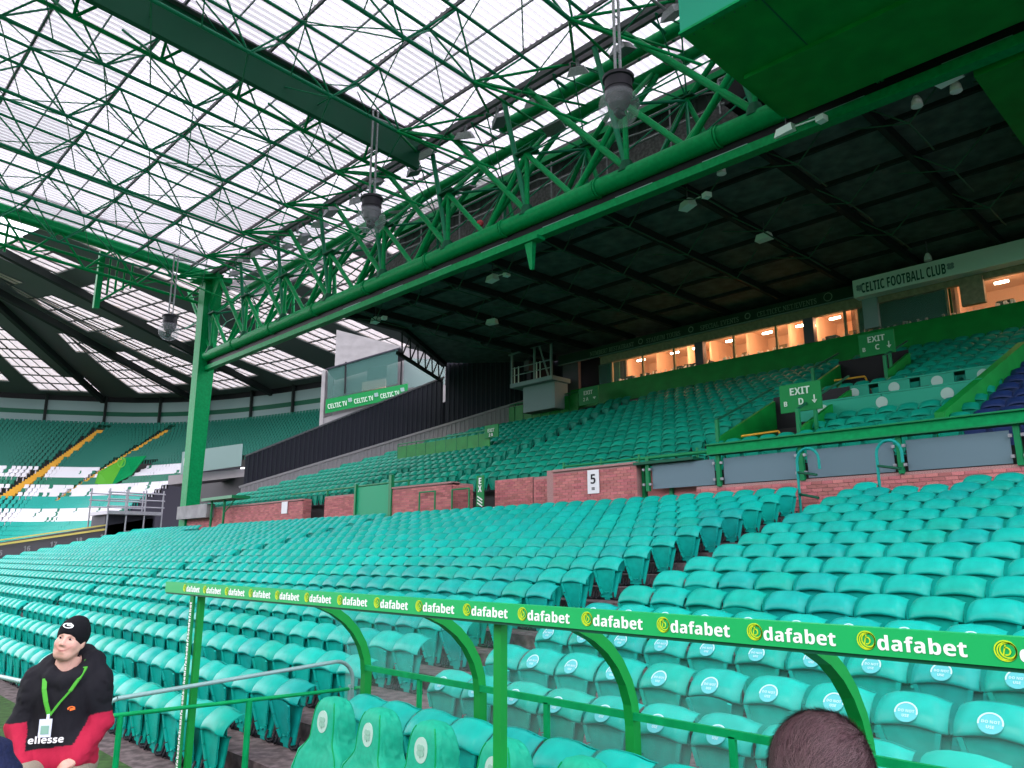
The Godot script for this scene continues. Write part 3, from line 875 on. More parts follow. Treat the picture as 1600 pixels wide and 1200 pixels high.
# ---------------------------------------------------------------- end wall, platform
func ribbed(p0: Vector3, p1: Vector3, h0: float, h1: float, pitch: float, depth: float, y0b: float, y1b: float) -> MB:
	# vertical ribbed cladding from p0 to p1; tops at h0..h1, bottoms at y0b..y1b
	var m := MB.new()
	var d = p1 - p0; d.y = 0
	var L = d.length()
	d = d.normalized()
	var o = Vector3.UP.cross(d)
	var x := 0.0
	var prof = [[0.0, 0.0], [0.55, 0.0], [0.65, 1.0], [0.9, 1.0], [1.0, 0.0]]
	while x < L - 1e-3:
		for k in 4:
			var xa = minf(x + prof[k][0] * pitch, L)
			var xb = minf(x + prof[k + 1][0] * pitch, L)
			if xb <= xa: continue
			var a = p0 + d * xa - o * prof[k][1] * depth
			var b = p0 + d * xb - o * prof[k + 1][1] * depth
			var fa = xa / L
			var fb = xb / L
			m.quad(Vector3(a.x, lerpf(y0b, y1b, fa) + G, a.z), Vector3(b.x, lerpf(y0b, y1b, fb) + G, b.z), Vector3(b.x, lerpf(h0, h1, fb) + G, b.z), Vector3(a.x, lerpf(h0, h1, fa) + G, a.z))
		x += pitch
	return m

func end_wall():
	var p0 = P(41.9, 19.5, 0)
	var p1 = P(29.3, 30.0, 0)
	var t := thing("end_wall", "slanting end wall of dark ribbed cladding over a grey ribbed band", "wall")
	put("grey_cladding", ribbed(p0, p1, 3.65, 8.35, 0.25, 0.05, 1.2, 6.9), M.grey_clad, t)
	var q0 = p0 + Vector3(0.25, 0, -0.25)
	var q1 = p1 + Vector3(0.25, 0, -0.25)
	var up = MB.new()
	put("dark_cladding", ribbed(q0, P(33.4, 27.1, 0), 5.45, 9.85, 0.27, 0.06, 2.2, 6.2), M.dark_clad, t)
	put("dark_cladding", ribbed(P(33.3, 27.2, 0), q1 + Vector3(1, 0, 1), 10.75, 10.75, 0.27, 0.06, 6.2, 7.7), M.dark_clad, t)
	var c := MB.new(); c.beam(P(42.0, 19.45, 3.7), P(29.3, 29.98, 8.42), 0.14, 0.12); put("capping", c, M.grey_clad, t)
	c = MB.new(); c.beam(q0 + Vector3(0, 5.5, 0), P(33.35, 27.15, 9.9), 0.12, 0.1); put("capping", c, M.galv_dark, t)
	c = MB.new(); c.hexa([p0 + Vector3(0.4, G + 1, -0.5), p1 + Vector3(0.4, G + 4, -0.5), p1 + Vector3(1.2, G + 4, -1.5), p0 + Vector3(1.2, G + 1, -1.5)], [p0 + Vector3(0.4, G + 3.4, -0.5), p1 + Vector3(0.4, G + 8.0, -0.5), p1 + Vector3(1.2, G + 8.0, -1.5), p0 + Vector3(1.2, G + 3.4, -1.5)])
	put("structure_behind", c, M.dark_clad, t)
	# the back of the corner, behind the boxes' left end
	c = MB.new(); c.box(P(27.9, 31.5, 8.9), Vector3(0.3, 3.6, 4.2)); put("back_panel", c, M.dark_clad, t)
	c = MB.new(); c.box(P(26.2, 30.0, 9.0), Vector3(0.2, 2.6, 1.1)); put("side_pier", c, M.galv_dark, t)
	c = MB.new(); c.box(P(12, 33.6, 8.5), Vector3(0.3, 5.2, 50)); put("rear_wall", c, M.dark_clad, t)
	c = MB.new(); c.box(P(29.0, 31.6, 9.2), Vector3(4.0, 3.4, 0.3)); put("rear_wall", c, M.dark_clad, t)
	c = MB.new(); c.box(P(25.3, 31.2, 9.2), Vector3(0.3, 3.2, 3.4)); put("rear_wall", c, M.dark_clad, t)
	# camera platform
	t = thing("camera_platform", "small grey steel camera platform with rails at the left end of the boxes", "platform")
	c = MB.new(); c.box(P(27.5, 28.9, 8.85), Vector3(1.4, 0.22, 3.1)); put("deck", c, M.pale_band, t)
	c = MB.new(); c.box(P(27.3, 29.1, 8.05), Vector3(1.0, 1.4, 2.3)); put("base_block", c, M.pale_band, t)
	for a in [29.0, 27.3, 26.1]:
		c = MB.new(); c.box(P(a, 28.3, 9.9), Vector3(0.1, 1.9, 0.1)); put("post", c, M.pale_band, t)
	for h in [9.4, 9.8]:
		rod("rail", P(29.0, 28.25, h), P(26.1, 28.25, h), 0.03, M.pale_band, t)
	for a in [28.75, 28.45, 27.1, 26.85]:
		rod("rail_post", P(a, 28.25, 8.95), P(a, 28.25, 9.85), 0.03, M.sign_grey, t)
	rod("rail", P(29.2, 28.25, 10.6), P(24.6, 28.25, 10.85), 0.05, M.pale_band, t)
	rod("brace", P(26.9, 28.25, 10.7), P(26.4, 28.4, 9.0), 0.05, M.pale_band, t)
	c = MB.new(); c.box(P(28.3, 28.9, 9.95), Vector3(0.4, 0.55, 0.35)); put("cabinet", c, M.galv_dark, t)

# ---------------------------------------------------------------- the dark roof at the back
func rear_roof():
	var t := thing("rear_roof", "dark low roof over the upper seats with joists and faint bracing", "roof")
	var H := 10.75
	var m := MB.new()
	var edge := [P(-10, 17.0, H), P(28.9, 17.0, H), P(29.1, 21.0, H), P(33.2, 27.0, H), P(29.6, 31.0, H), P(20, 33.5, H), P(-10, 33.5, H)]
	var poly := PackedVector2Array()
	for p in edge: poly.append(Vector2(p.x, -p.z))
	m.prism(poly, Vector3(0, H + G, 0), Vector3(1, 0, 0), Vector3(0, 0, -1), 0.12)
	put("deck", m, M.soffit, t)
	var k := 0
	var a := 27.6
	while a > -6:
		m = MB.new(); m.box(P(a, 23.6, H - 0.20), Vector3(13.2, 0.3, 0.16)); put("joist", m, M.joist, t)
		if k % 1 == 0:
			# a light lattice girder under each joist: thin rods
			for j in 3:
				var b0 = 17.6 + j * 3.2
				rod("brace", P(a, b0, H - 0.25), P(a - 0.9, b0 + 0.3, H - 0.95), 0.02, M.joist_green, t)
				rod("brace", P(a - 0.9, b0 + 0.3, H - 0.95), P(a - 1.9, b0 + 0.0, H - 0.25), 0.02, M.joist_green, t)
				rod("tie", P(a - 0.9, b0 + 0.3, H - 0.95), P(a - 0.9, b0 + 2.0, H - 0.95), 0.024, M.joist_green, t)
				rod("tie", P(a - 0.9, b0 + 0.3, H - 0.95), P(a + 0.4, b0 + 0.2, H - 0.6), 0.018, M.joist_green, t)
		a -= 2.7
		k += 1
	for b in [19.0, 21.2, 23.4, 25.6, 27.8]:
		m = MB.new(); m.box(P(10, b, H - 0.12), Vector3(0.12, 0.12, 37)); put("purlin", m, M.joist, t)
	m = MB.new(); m.beam(P(29.0, 17.2, H - 0.15), P(29.1, 21.0, H - 0.15), 0.3, 0.3); put("edge_beam", m, M.joist, t)
	m = MB.new(); m.beam(P(29.1, 21.0, H - 0.15), P(33.2, 27.0, H - 0.15), 0.3, 0.3); put("edge_beam", m, M.joist, t)
	m = MB.new(); m.beam(P(29.4, 21.0, H - 1.3), P(33.4, 27.0, H - 1.1), 0.15, 0.15); put("edge_beam", m, M.joist, t)
	for i in 6:
		var f0 = i / 6.0
		rod("brace", P(29.1, 21.0, H - 0.2).lerp(P(33.2, 27.0, H - 0.2), f0), P(29.4, 21.0, H - 1.3).lerp(P(33.4, 27.0, H - 1.1), f0 + 0.09), 0.04, M.joist, t)
		rod("brace", P(29.4, 21.0, H - 1.3).lerp(P(33.4, 27.0, H - 1.1), f0 + 0.09), P(29.1, 21.0, H - 0.2).lerp(P(33.2, 27.0, H - 0.2), f0 + 0.166), 0.04, M.joist, t)
	# wall that closes the gap between the two roofs
	t = thing("upper_cladding", "dark ribbed cladding between the low roof and the clear roof behind the truss", "wall")
	put("cladding", ribbed(P(29.0, 20.6, 0), P(-10, 20.6, 0), 15.3, 15.3, 0.6, 0.05, 10.7, 10.7), M.joist, t)
	m = MB.new(); m.box(P(9.5, 20.42, 15.25), Vector3(0.3, 0.22, 39)); put("edge_flashing", m, M.steel, t)
	m = MB.new(); m.hexa([P(29, 19.5, 10.95), P(-10, 19.5, 10.95), P(-10, 20.1, 10.95), P(29, 20.1, 10.95)], [P(29, 19.7, 13.8), P(-10, 19.7, 13.8), P(-10, 20.2, 13.8), P(29, 20.2, 13.8)])
	put("gutter_fascia", m, M.gutter_grey, t)
	m = MB.new()
	for h in [13.35, 14.1]:
		m.tube(P(29, 19.2, h), P(-8, 19.2, h), 0.035, 0.035, 6)
	for i in 14: m.tube(P(28 - 2.6 * i, 19.2, 12.4), P(28 - 2.6 * i, 19.2, 14.2), 0.03, 0.03, 6)
	put("guard_rail", m, M.galv, t)
	for i in 9:
		var a0 = 27.5 - 4.03 * i
		var pts := []
		for j in 9: pts.append(P(a0 - 4.03 * j / 8.0, 18.9, 13.9 - 0.45 * sin(PI * j / 8.0) + rng.randf_range(-0.06, 0.06)))
		m = MB.new(); m.path(pts, 0.03, 5); put("cable", m, M.galv, t)
	# floodlights, speakers on the soffit
	var fx = [[10.9, 22.0, 0], [19.8, 18.3, 1], [23.8, 22.0, 0], [9.5, 17.05, 2], [11.3, 18.2, 1], [27.2, 18.2, 1], [7.8, 27.6, 2], [7.4, 16.5, 1], [3.95, 16.9, 0], [4.75, 17.4, 2], [3.95, 17.4, 2]]
	for f in fx.size():
		var q = fx[f]
		var nm = ["boxy pale floodlight", "pale floodlight with bracket arm", "small white camera"][q[2]]
		var where = ["under the dark roof, middle right", "under the dark roof, left of the tilted bracket", "deep under the dark roof on the left", "hung just below the big green tube on the right", "under the dark roof below the white camera", "near the low roof's left corner", "at the far right above the pale sign", "fixed to the green beam at right", "at the far right corner of the dark roof", "on the green beam near the right edge", "below the corner floodlight at far right"][f]
		t = thing("floodlight" if q[2] < 2 else "camera", nm + " " + where, "floodlight" if q[2] < 2 else "camera", "fittings under the dark roof", Transform3D(Basis(Vector3.UP, rng.randf_range(-0.5, 0.5)), P(q[0], q[1], 10.0)))
		m = MB.new(); m.tube(Vector3(0, 0, 0), Vector3(0, 0.55, 0), 0.02, 0.02, 6); put("stem", m, M.galv_dark, t)
		m = MB.new()
		if q[2] < 2:
			m.hexa([Vector3(-0.15, -0.12, 0.26), Vector3(0.15, -0.12, 0.26), Vector3(0.15, -0.12, -0.26), Vector3(-0.15, -0.12, -0.26)], [Vector3(-0.11, 0.1, 0.21), Vector3(0.11, 0.1, 0.21), Vector3(0.11, 0.1, -0.21), Vector3(-0.11, 0.1, -0.21)])
			put("housing", m, M.sign_grey, t)
			if q[2] == 1:
				m = MB.new(); m.beam(Vector3(0, 0, 0.25), Vector3(0, -0.1, 0.9), 0.03, 0.03); m.box(Vector3(0, -0.16, 0.95), Vector3(0.2, 0.14, 0.2)); put("arm", m, M.sign_grey, t)
		else:
			m.lathe([Vector2(0, -0.16), Vector2(0.13, -0.14), Vector2(0.11, 0.0), Vector2(0.05, 0.12), Vector2(0, 0.14)], 10); put("housing", m, M.white, t)

# ---------------------------------------------------------------- main truss of the stand front
func top_h(b: float) -> float:           # underside of the clear roof
	return 15.1 + 0.075 * (21.0 - b) + 0.45

func main_truss():
	var t := thing("front_truss", "huge green tubular truss along the front of the stand with two long chords", "truss")
	var B := 16.5
	var m := MB.new(); m.tube(P(41.6, B, 10.6), P(-9, B, 10.6), 0.27, 0.27, 24); put("bottom_tube", m, M.steel, t)
	m = MB.new(); m.box(P(16.2, B + 0.15, 10.2), Vector3(0.12, 0.3, 51)); put("lower_web", m, M.black, t)
	m = MB.new(); m.box(P(16.2, B + 0.12, 9.94), Vector3(0.30, 0.24, 51)); put("lower_beam", m, M.steel, t)
	for i in 9:
		m = MB.new(); m.box(P(26.5 - 2.9 * i, B + 0.05, 10.09), Vector3(0.05, 0.05, 1.3)); put("drip_strip", m, M.handrail, t)
	m = MB.new(); m.box(P(16.2, B + 0.3, 10.30), Vector3(0.30, 0.05, 51)); put("lip", m, M.steel_dark, t)
	# top chord: grey twin walkway rails
	for s in [-0.16, 0.16]:
		m = MB.new(); m.box(P(16.2, B + s, 15.36), Vector3(0.13, 0.20, 51)); put("top_chord", m, M.galv_dark, t)
	m = MB.new(); m.tube(P(41.6, B + 2.2, 15.15), P(-9, B + 2.2, 15.15), 0.2, 0.2, 14); put("rear_chord", m, M.steel, t)
	m = MB.new(); m.tube(P(19, B + 1.5, 15.7), P(-9, B + 1.5, 15.7), 0.22, 0.22, 14); put("rear_chord", m, M.steel, t)
	m = MB.new(); m.tube(P(19, B + 2.4, 16.3), P(-9, B + 2.4, 16.3), 0.16, 0.16, 14); put("rear_chord", m, M.steel, t)
	for k in range(-2, 8):
		var a = 12.18 + SP * k
		var n0 = P(a, B, 10.85)
		rod("diagonal", n0, P(a + SP, B, 15.3), 0.105, M.steel, t)
		if k < 7: rod("diagonal", P(a + 0.2, B + 2.2, 15.1), P(a + SP * 0.5, B, 10.8), 0.10, M.steel, t)
		rod("post", n0, P(a, B, 12.9), 0.085, M.steel, t)
		rod("diagonal", P(a, B, 12.9), P(a + 1.95, B, 10.75), 0.095, M.steel, t)
		rod("diagonal", P(a, B, 12.9), P(a - 1.95, B, 10.75), 0.095, M.steel, t)
		rod("diagonal", P(a, B, 12.9), P(a + 0.4, B + 2.1, 15.1), 0.08, M.steel, t)
		rod("strut", n0, P(a + 1.0, B - 0.1, 15.3), 0.09, M.steel_thin, t)
		m = MB.new(); m.box(P(a, B, 12.95), Vector3(0.42, 0.06, 0.75), Basis(Vector3.RIGHT, 0.0)); put("node_plate", m, M.steel_dark, t)
		m = MB.new(); m.tube(P(a, B, 10.68), P(a, B, 11.05), 0.3, 0.16, 10); put("node_cap", m, M.steel_dark, t)
		# second layer behind
		rod("diagonal", P(a - 0.8, B + 2.1, 13.6), P(a - 2.0, B + 1.6, 11.0), 0.08, M.steel, t)
		rod("diagonal", P(a - 0.8, B + 2.1, 13.6), P(a + 0.9, B + 2.1, 11.2), 0.09, M.steel, t)
		rod("diagonal", P(a - 0.8, B + 2.1, 13.6), P(a - 2.4, B + 2.2, 15.1), 0.09, M.steel, t)
		rod("post", P(a - 0.8, B + 2.1, 13.6), P(a - 0.8, B + 2.1, 11.3), 0.06, M.steel_thin, t)
		m = MB.new(); m.box(P(a - 0.8, B + 2.1, 13.66), Vector3(0.35, 0.05, 0.6)); put("node_plate", m, M.steel_dark, t)
		rod("tie", P(a, B, 12.9), P(a - 0.8, B + 2.1, 13.6), 0.05, M.steel_thin, t)
		rod("tie", P(a + 1.95, B, 10.9), P(a + 1.0, B + 2.0, 12.2), 0.04, M.steel_thin, t)
		m = MB.new(); m.tube(P(a + 1.0, B, 10.6), P(a + 1.06, B, 10.6), 0.31, 0.31, 20); m.tube(P(a + 1.09, B, 10.6), P(a + 1.15, B, 10.6), 0.31, 0.31, 20); put("flange_joint", m, M.steel, t)
		m = MB.new(); m.box(P(a + rng.randf_range(-1, 1), B + rng.randf_range(0.3, 1.5), rng.randf_range(13.8, 14.6)), Vector3(rng.randf_range(0.3, 0.6), 0.06, rng.randf_range(0.5, 0.9)), Basis.from_euler(Vector3(rng.randf_range(-0.4, 0.4), 0.3, rng.randf_range(-0.4, 0.4)))); put("cable_tray", m, M.galv, t)
		var spots := [P(a, B, 12.9), P(a - 0.8, B + 2.1, 13.6), P(a + SP * 0.5, B, 15.3), P(a - 1.2, B, 15.3), P(a + 1.3, B + 2.2, 15.1), P(a - 2.0, B + 2.2, 15.1), P(a + 1.95, B + 0.1, 10.8), P(a - 1.0, B + 0.1, 10.8), P(a + SP - 0.8, B + 2.1, 13.6), P(a + SP, B, 12.9)]
		for pr in [[0, 9], [1, 8], [0, 4], [1, 2], [1, 3], [6, 8], [7, 1], [2, 4], [3, 5], [9, 4], [8, 2], [6, 1]]:
			rod("tie", spots[pr[0]], spots[pr[1]], 0.026, M.steel_thin, t)
		# floodlight boxes and cable trays on the walkway
	for k in 19:
		var a = 38.5 - 1.75 * k + rng.randf_range(-0.3, 0.3)
		var c := MB.new(); var fb = Basis.from_euler(Vector3(rng.randf_range(-0.3, 0.3), rng.randf_range(-0.6, 0.6), rng.randf_range(0.2, 0.7)))
		var fo = P(a, B - 0.1 + rng.randf_range(-0.2, 0.4), 14.85 + rng.randf_range(-0.1, 0.1))
		var fl := []
		var fu := []
		for xz in [[-1, 1], [1, 1], [1, -1], [-1, -1]]:
			fl.append(fo + fb * Vector3(xz[0] * 0.26, -0.12, xz[1] * 0.36))
			fu.append(fo + fb * Vector3(xz[0] * 0.15, 0.12, xz[1] * 0.22))
		c.hexa(fl, fu)
		c.beam(P(a, B, 14.9), P(a, B, 15.3), 0.08, 0.08)
		tag(put("floodlight", c, M.galv), "grey floodlight box clamped under the walkway of the front truss, %s from the left" % nth(k), "floodlight", "grey floodlights under the truss walkway")
	# column at the left end
	t = thing("main_column", "big bright green box column at the left end of the stand", "column")
	m = MB.new()
	m.hexa([P(41.75, B - 0.34, 1.0), P(41.0, B - 0.34, 1.0), P(41.0, B + 0.34, 1.0), P(41.75, B + 0.34, 1.0)], [P(41.75, B - 0.40, 15.0), P(40.95, B - 0.40, 15.0), P(40.95, B + 0.60, 15.0), P(41.75, B + 0.60, 15.0)])
	put("shaft", m, M.panel_green_lit if M.has("panel_green_lit") else M.steel, t)
	m = MB.new(); m.box(P(41.4, B + 0.1, 15.1), Vector3(1.8, 0.25, 1.5)); put("head_plate", m, M.steel, t)
	m = MB.new(); m.prism(PackedVector2Array([Vector2(0, 0), Vector2(0, -1.8), Vector2(1.3, 0)]), P(40.95, B, 15.0), Vector3(0, 0, 1), Vector3.UP, 0.15); put("gusset", m, M.steel, t)
	m = MB.new(); m.prism(PackedVector2Array([Vector2(0, 0), Vector2(0, 1.6), Vector2(0.9, 0)]), P(40.95, B + 0.1, 10.8), Vector3(0, 0, 1), Vector3.UP, 0.15); put("gusset", m, M.steel, t)

# ---------------------------------------------------------------- clear roof over the front seats
func clear_roof():
	var names := ["first", "second", "third", "fourth", "fifth", "sixth", "seventh", "eighth", "ninth", "tenth", "eleventh", "twelfth"]
	var ka := 0
	for k in range(7, -3, -1):
		var a = 12.18 + SP * k
		var t := thing("roof_truss", "slim dark green lattice girder under the clear roof, %s from the far column" % names[ka], "truss", "lattice girders under the clear roof")
		ka += 1
		var b0 = -7.0
		var b1 = 16.3
		for s in [-0.65, 0.65]:
			rod("top_chord", P(a + s, b0, top_h(b0) - 0.15), P(a + s, b1 + 2.0, top_h(b1 + 2.0) - 0.15), 0.056, M.steel_thin, t)
		rod("bottom_chord", P(a, b0, top_h(b0) - 1.75), P(a, b1 - 2.2, top_h(b1 - 2.2) - 1.6), 0.066, M.steel_thin, t)
		rod("bottom_chord", P(a, b1 - 2.2, top_h(b1 - 2.2) - 1.6), P(a + 0.2, b1 + 0.2, 15.3), 0.066, M.steel, t)
		for q in [[-1.9, 15.3, 16.5], [1.9, 15.3, 16.5], [-0.9, 15.2, 18.6], [1.1, 15.2, 18.6], [-2.6, 12.9, 16.5]]:
			rod("end_brace", P(a, b1 - 2.2, top_h(b1 - 2.2) - 1.6), P(a + q[0], q[2], q[1]), 0.045, M.steel, t)
		var b = b0 + 1.4
		while b < b1 - 1.0:
			var lo = P(a, b, top_h(b) - 1.7)
			for s in [-0.65, 0.65]:
				for d in [-1.42, 1.42]:
					rod("brace", lo, P(a + s, b + d, top_h(b + d) - 0.15), 0.034, M.steel_thin, t)
			rod("cross_bar", P(a - 0.65, b + 1.42, top_h(b + 1.42) - 0.15), P(a + 0.65, b + 1.42, top_h(b + 1.42) - 0.15), 0.03, M.steel_thin, t)
			if k < 7:
				var fw = int(round((b - b0 - 1.4) / 2.84)) % 2
				rod("wind_brace", P(a + 0.65, b + (1.42 if fw == 0 else -1.42), top_h(b + 1.42) - 0.2), P(a + SP - 0.65, b + (-1.42 if fw == 0 else 1.42), top_h(b - 1.42) - 0.2), 0.022, M.steel_thin, t)
				rod("wind_brace", lo, P(a + SP, b + 1.42, top_h(b + 1.42) - 1.7), 0.020, M.steel_thin, t)
			if k < 7 and int(round((b - b0 - 1.4) / 2.84)) % 2 == 0:
				rod("tie", lo, P(a + SP - 0.65, b + 1.0, top_h(b + 1.0) - 0.15), 0.024, M.steel_thin, t)
				rod("tie", lo, P(a + SP - 0.65, b - 1.6, top_h(b - 1.6) - 0.15), 0.024, M.steel_thin, t)
			b += 2.84
	# purlins along the stand
	var t := thing("clear_roof", "clear corrugated roof sheets with purlins over the front seats", "roof")
	var bs := [-7.0, -4.17, -1.34, 1.5, 4.33, 7.16, 10.0, 12.83, 15.66, 18.4, 20.5]
	for b in bs:
		var m := MB.new(); m.box(P(20, b, top_h(b) - 0.02), Vector3(0.07, 0.12, 44.2)); put("purlin", m, M.galv_dark, t)
		if b < 18: m = MB.new(); m.box(P(20, b + 1.42, top_h(b + 1.42) + 0.01), Vector3(0.045, 0.06, 44.2)); put("purlin", m, M.galv, t)
	# sheets: trapezoid corrugation across a, running down the slope
	for j in bs.size() - 1:
		var L = bs[j + 1] - bs[j] + 0.12
		var fl := MB.new()
		var rb := MB.new()
		var n := 15
		var pw = SP / n
		for i in n:
			var z0 = -SP / 2 + i * pw
			var u = [0.0, 0.58, 0.68, 0.90, 1.0]
			var y = [0.0, 0.0, 0.05, 0.05, 0.0]
			for q in 4:
				var za = z0 + u[q] * pw
				var zb = z0 + u[q + 1] * pw
				(fl if q == 0 else rb).quad(Vector3(0, y[q], zb) + Vector3(0, (y[q + 1] - y[q]), 0), Vector3(L, y[q + 1], zb), Vector3(L, y[q], za), Vector3(0, y[q], za))
		var am := []
		for kk in 4:
			am.append(fl.mesh(M["poly_%d" % kk]))
			rb.mesh(M["poly_rib_%d" % kk], am[kk])
		for k in range(-3, 8):
			var a = 12.18 + SP * (k + 0.5)
			if a > 42.3: a = 42.0
			var p = P(a, bs[j], top_h(bs[j]) + 0.08)
			var q = P(a, bs[j] + L, top_h(bs[j] + L) + 0.08 + 0.01)
			var d = (q - p).normalized()
			put("roof_sheet", am[[0, 0, 1, 1, 2, 3][rng.randi() % 6]], null, t, Transform3D(Basis(d, Vector3(0, 0, 1).cross(d) , Vector3(0, 0, 1)), p))
	# solid girder across the roof
	t = thing("roof_girder", "deep solid dark green girder crossing the clear roof", "girder")
	var m := MB.new()
	m.beam(P(22.0, -7, top_h(-7) - 0.75), P(22.0, 16.4, top_h(16.4) - 0.75), 0.22, 1.3); put("web", m, M.steel_dark, t)
	m = MB.new(); m.beam(P(21.9, -7, top_h(-7) - 0.12), P(21.9, 16.4, top_h(16.4) - 0.12), 0.4, 0.06); put("top_flange", m, M.galv_dark, t)
	rod("chord", P(22.9, -7, top_h(-7) - 1.5), P(22.9, 16.2, top_h(16.2) - 1.5), 0.07, M.steel, t)
	for i in 9:
		var b = -5.5 + 2.5 * i
		rod("strut", P(22.9, b, top_h(b) - 1.5), P(22.2, b, top_h(b) - 0.2), 0.05, M.steel, t)
		rod("strut", P(22.9, b, top_h(b) - 1.5), P(22.2, b + 1.25, top_h(b) - 0.3), 0.05, M.steel, t)
		rod("strut", P(22.9, b, top_h(b) - 1.5), P(24.0, b - 0.9, top_h(b) - 0.3), 0.045, M.steel_thin, t)
	# left end: edge truss of the roof
	t = thing("edge_truss", "deep green truss along the far left edge of the clear roof", "truss")
	for s in [[42.4, 0.0, 0.14], [42.4, -1.6, 0.09], [43.1, -0.8, 0.09]]:
		rod("chord", P(s[0], -7, top_h(-7) - 0.3 + s[1]), P(s[0], 17.0, top_h(17) - 0.3 + s[1]), s[2], M.steel, t)
	m = MB.new(); m.beam(P(42.6, -7, top_h(-7) - 0.1), P(42.6, 17, top_h(17) - 0.1), 0.5, 0.5); put("edge_beam", m, M.steel, t)
	for i in 9:
		var b = -6.5 + 2.6 * i
		rod("brace", P(42.4, b, top_h(b) - 0.3), P(42.4, b + 1.3, top_h(b + 1.3) - 1.9), 0.06, M.steel, t)
		rod("brace", P(42.4, b + 1.3, top_h(b + 1.3) - 1.9), P(42.4, b + 2.6, top_h(b + 2.6) - 0.3), 0.06, M.steel, t)
		rod("brace", P(42.4, b + 1.3, top_h(b + 1.3) - 1.9), P(43.1, b + 2.6, top_h(b + 2.6) - 1.1), 0.04, M.steel, t)
	for q in [[5.4, 3.4], [11.4, 3.2]]:
		m = MB.new()
		m.box(P(43.4, q[0], top_h(q[0]) - 1.9), Vector3(0.28, q[1], 0.28)); put("hanger", m, M.steel, t)
		for j in 4: rod("hanger_bar", P(43.4, q[0] + 0.45 + 0.38 * j, top_h(q[0]) - 0.5), P(43.4, q[0] + 0.45 + 0.38 * j, top_h(q[0]) - 2.6 + 0.2 * j), 0.06, M.steel, t)
		rod("hanger_bar", P(43.4, q[0] + 2.2, top_h(q[0]) - 1.1), P(43.4, q[0], top_h(q[0]) - 3.2), 0.06, M.steel, t)

# ---------------------------------------------------------------- green gantry and hanging loudspeaker globes
func globe_profile(r: float) -> Array:
	var pr := []
	for i in 15:
		var g = -PI / 2 + (PI / 2 + 0.75) * i / 14.0
		pr.append(Vector2(r * cos(g) + 0.0001, r * sin(g)))
	return pr

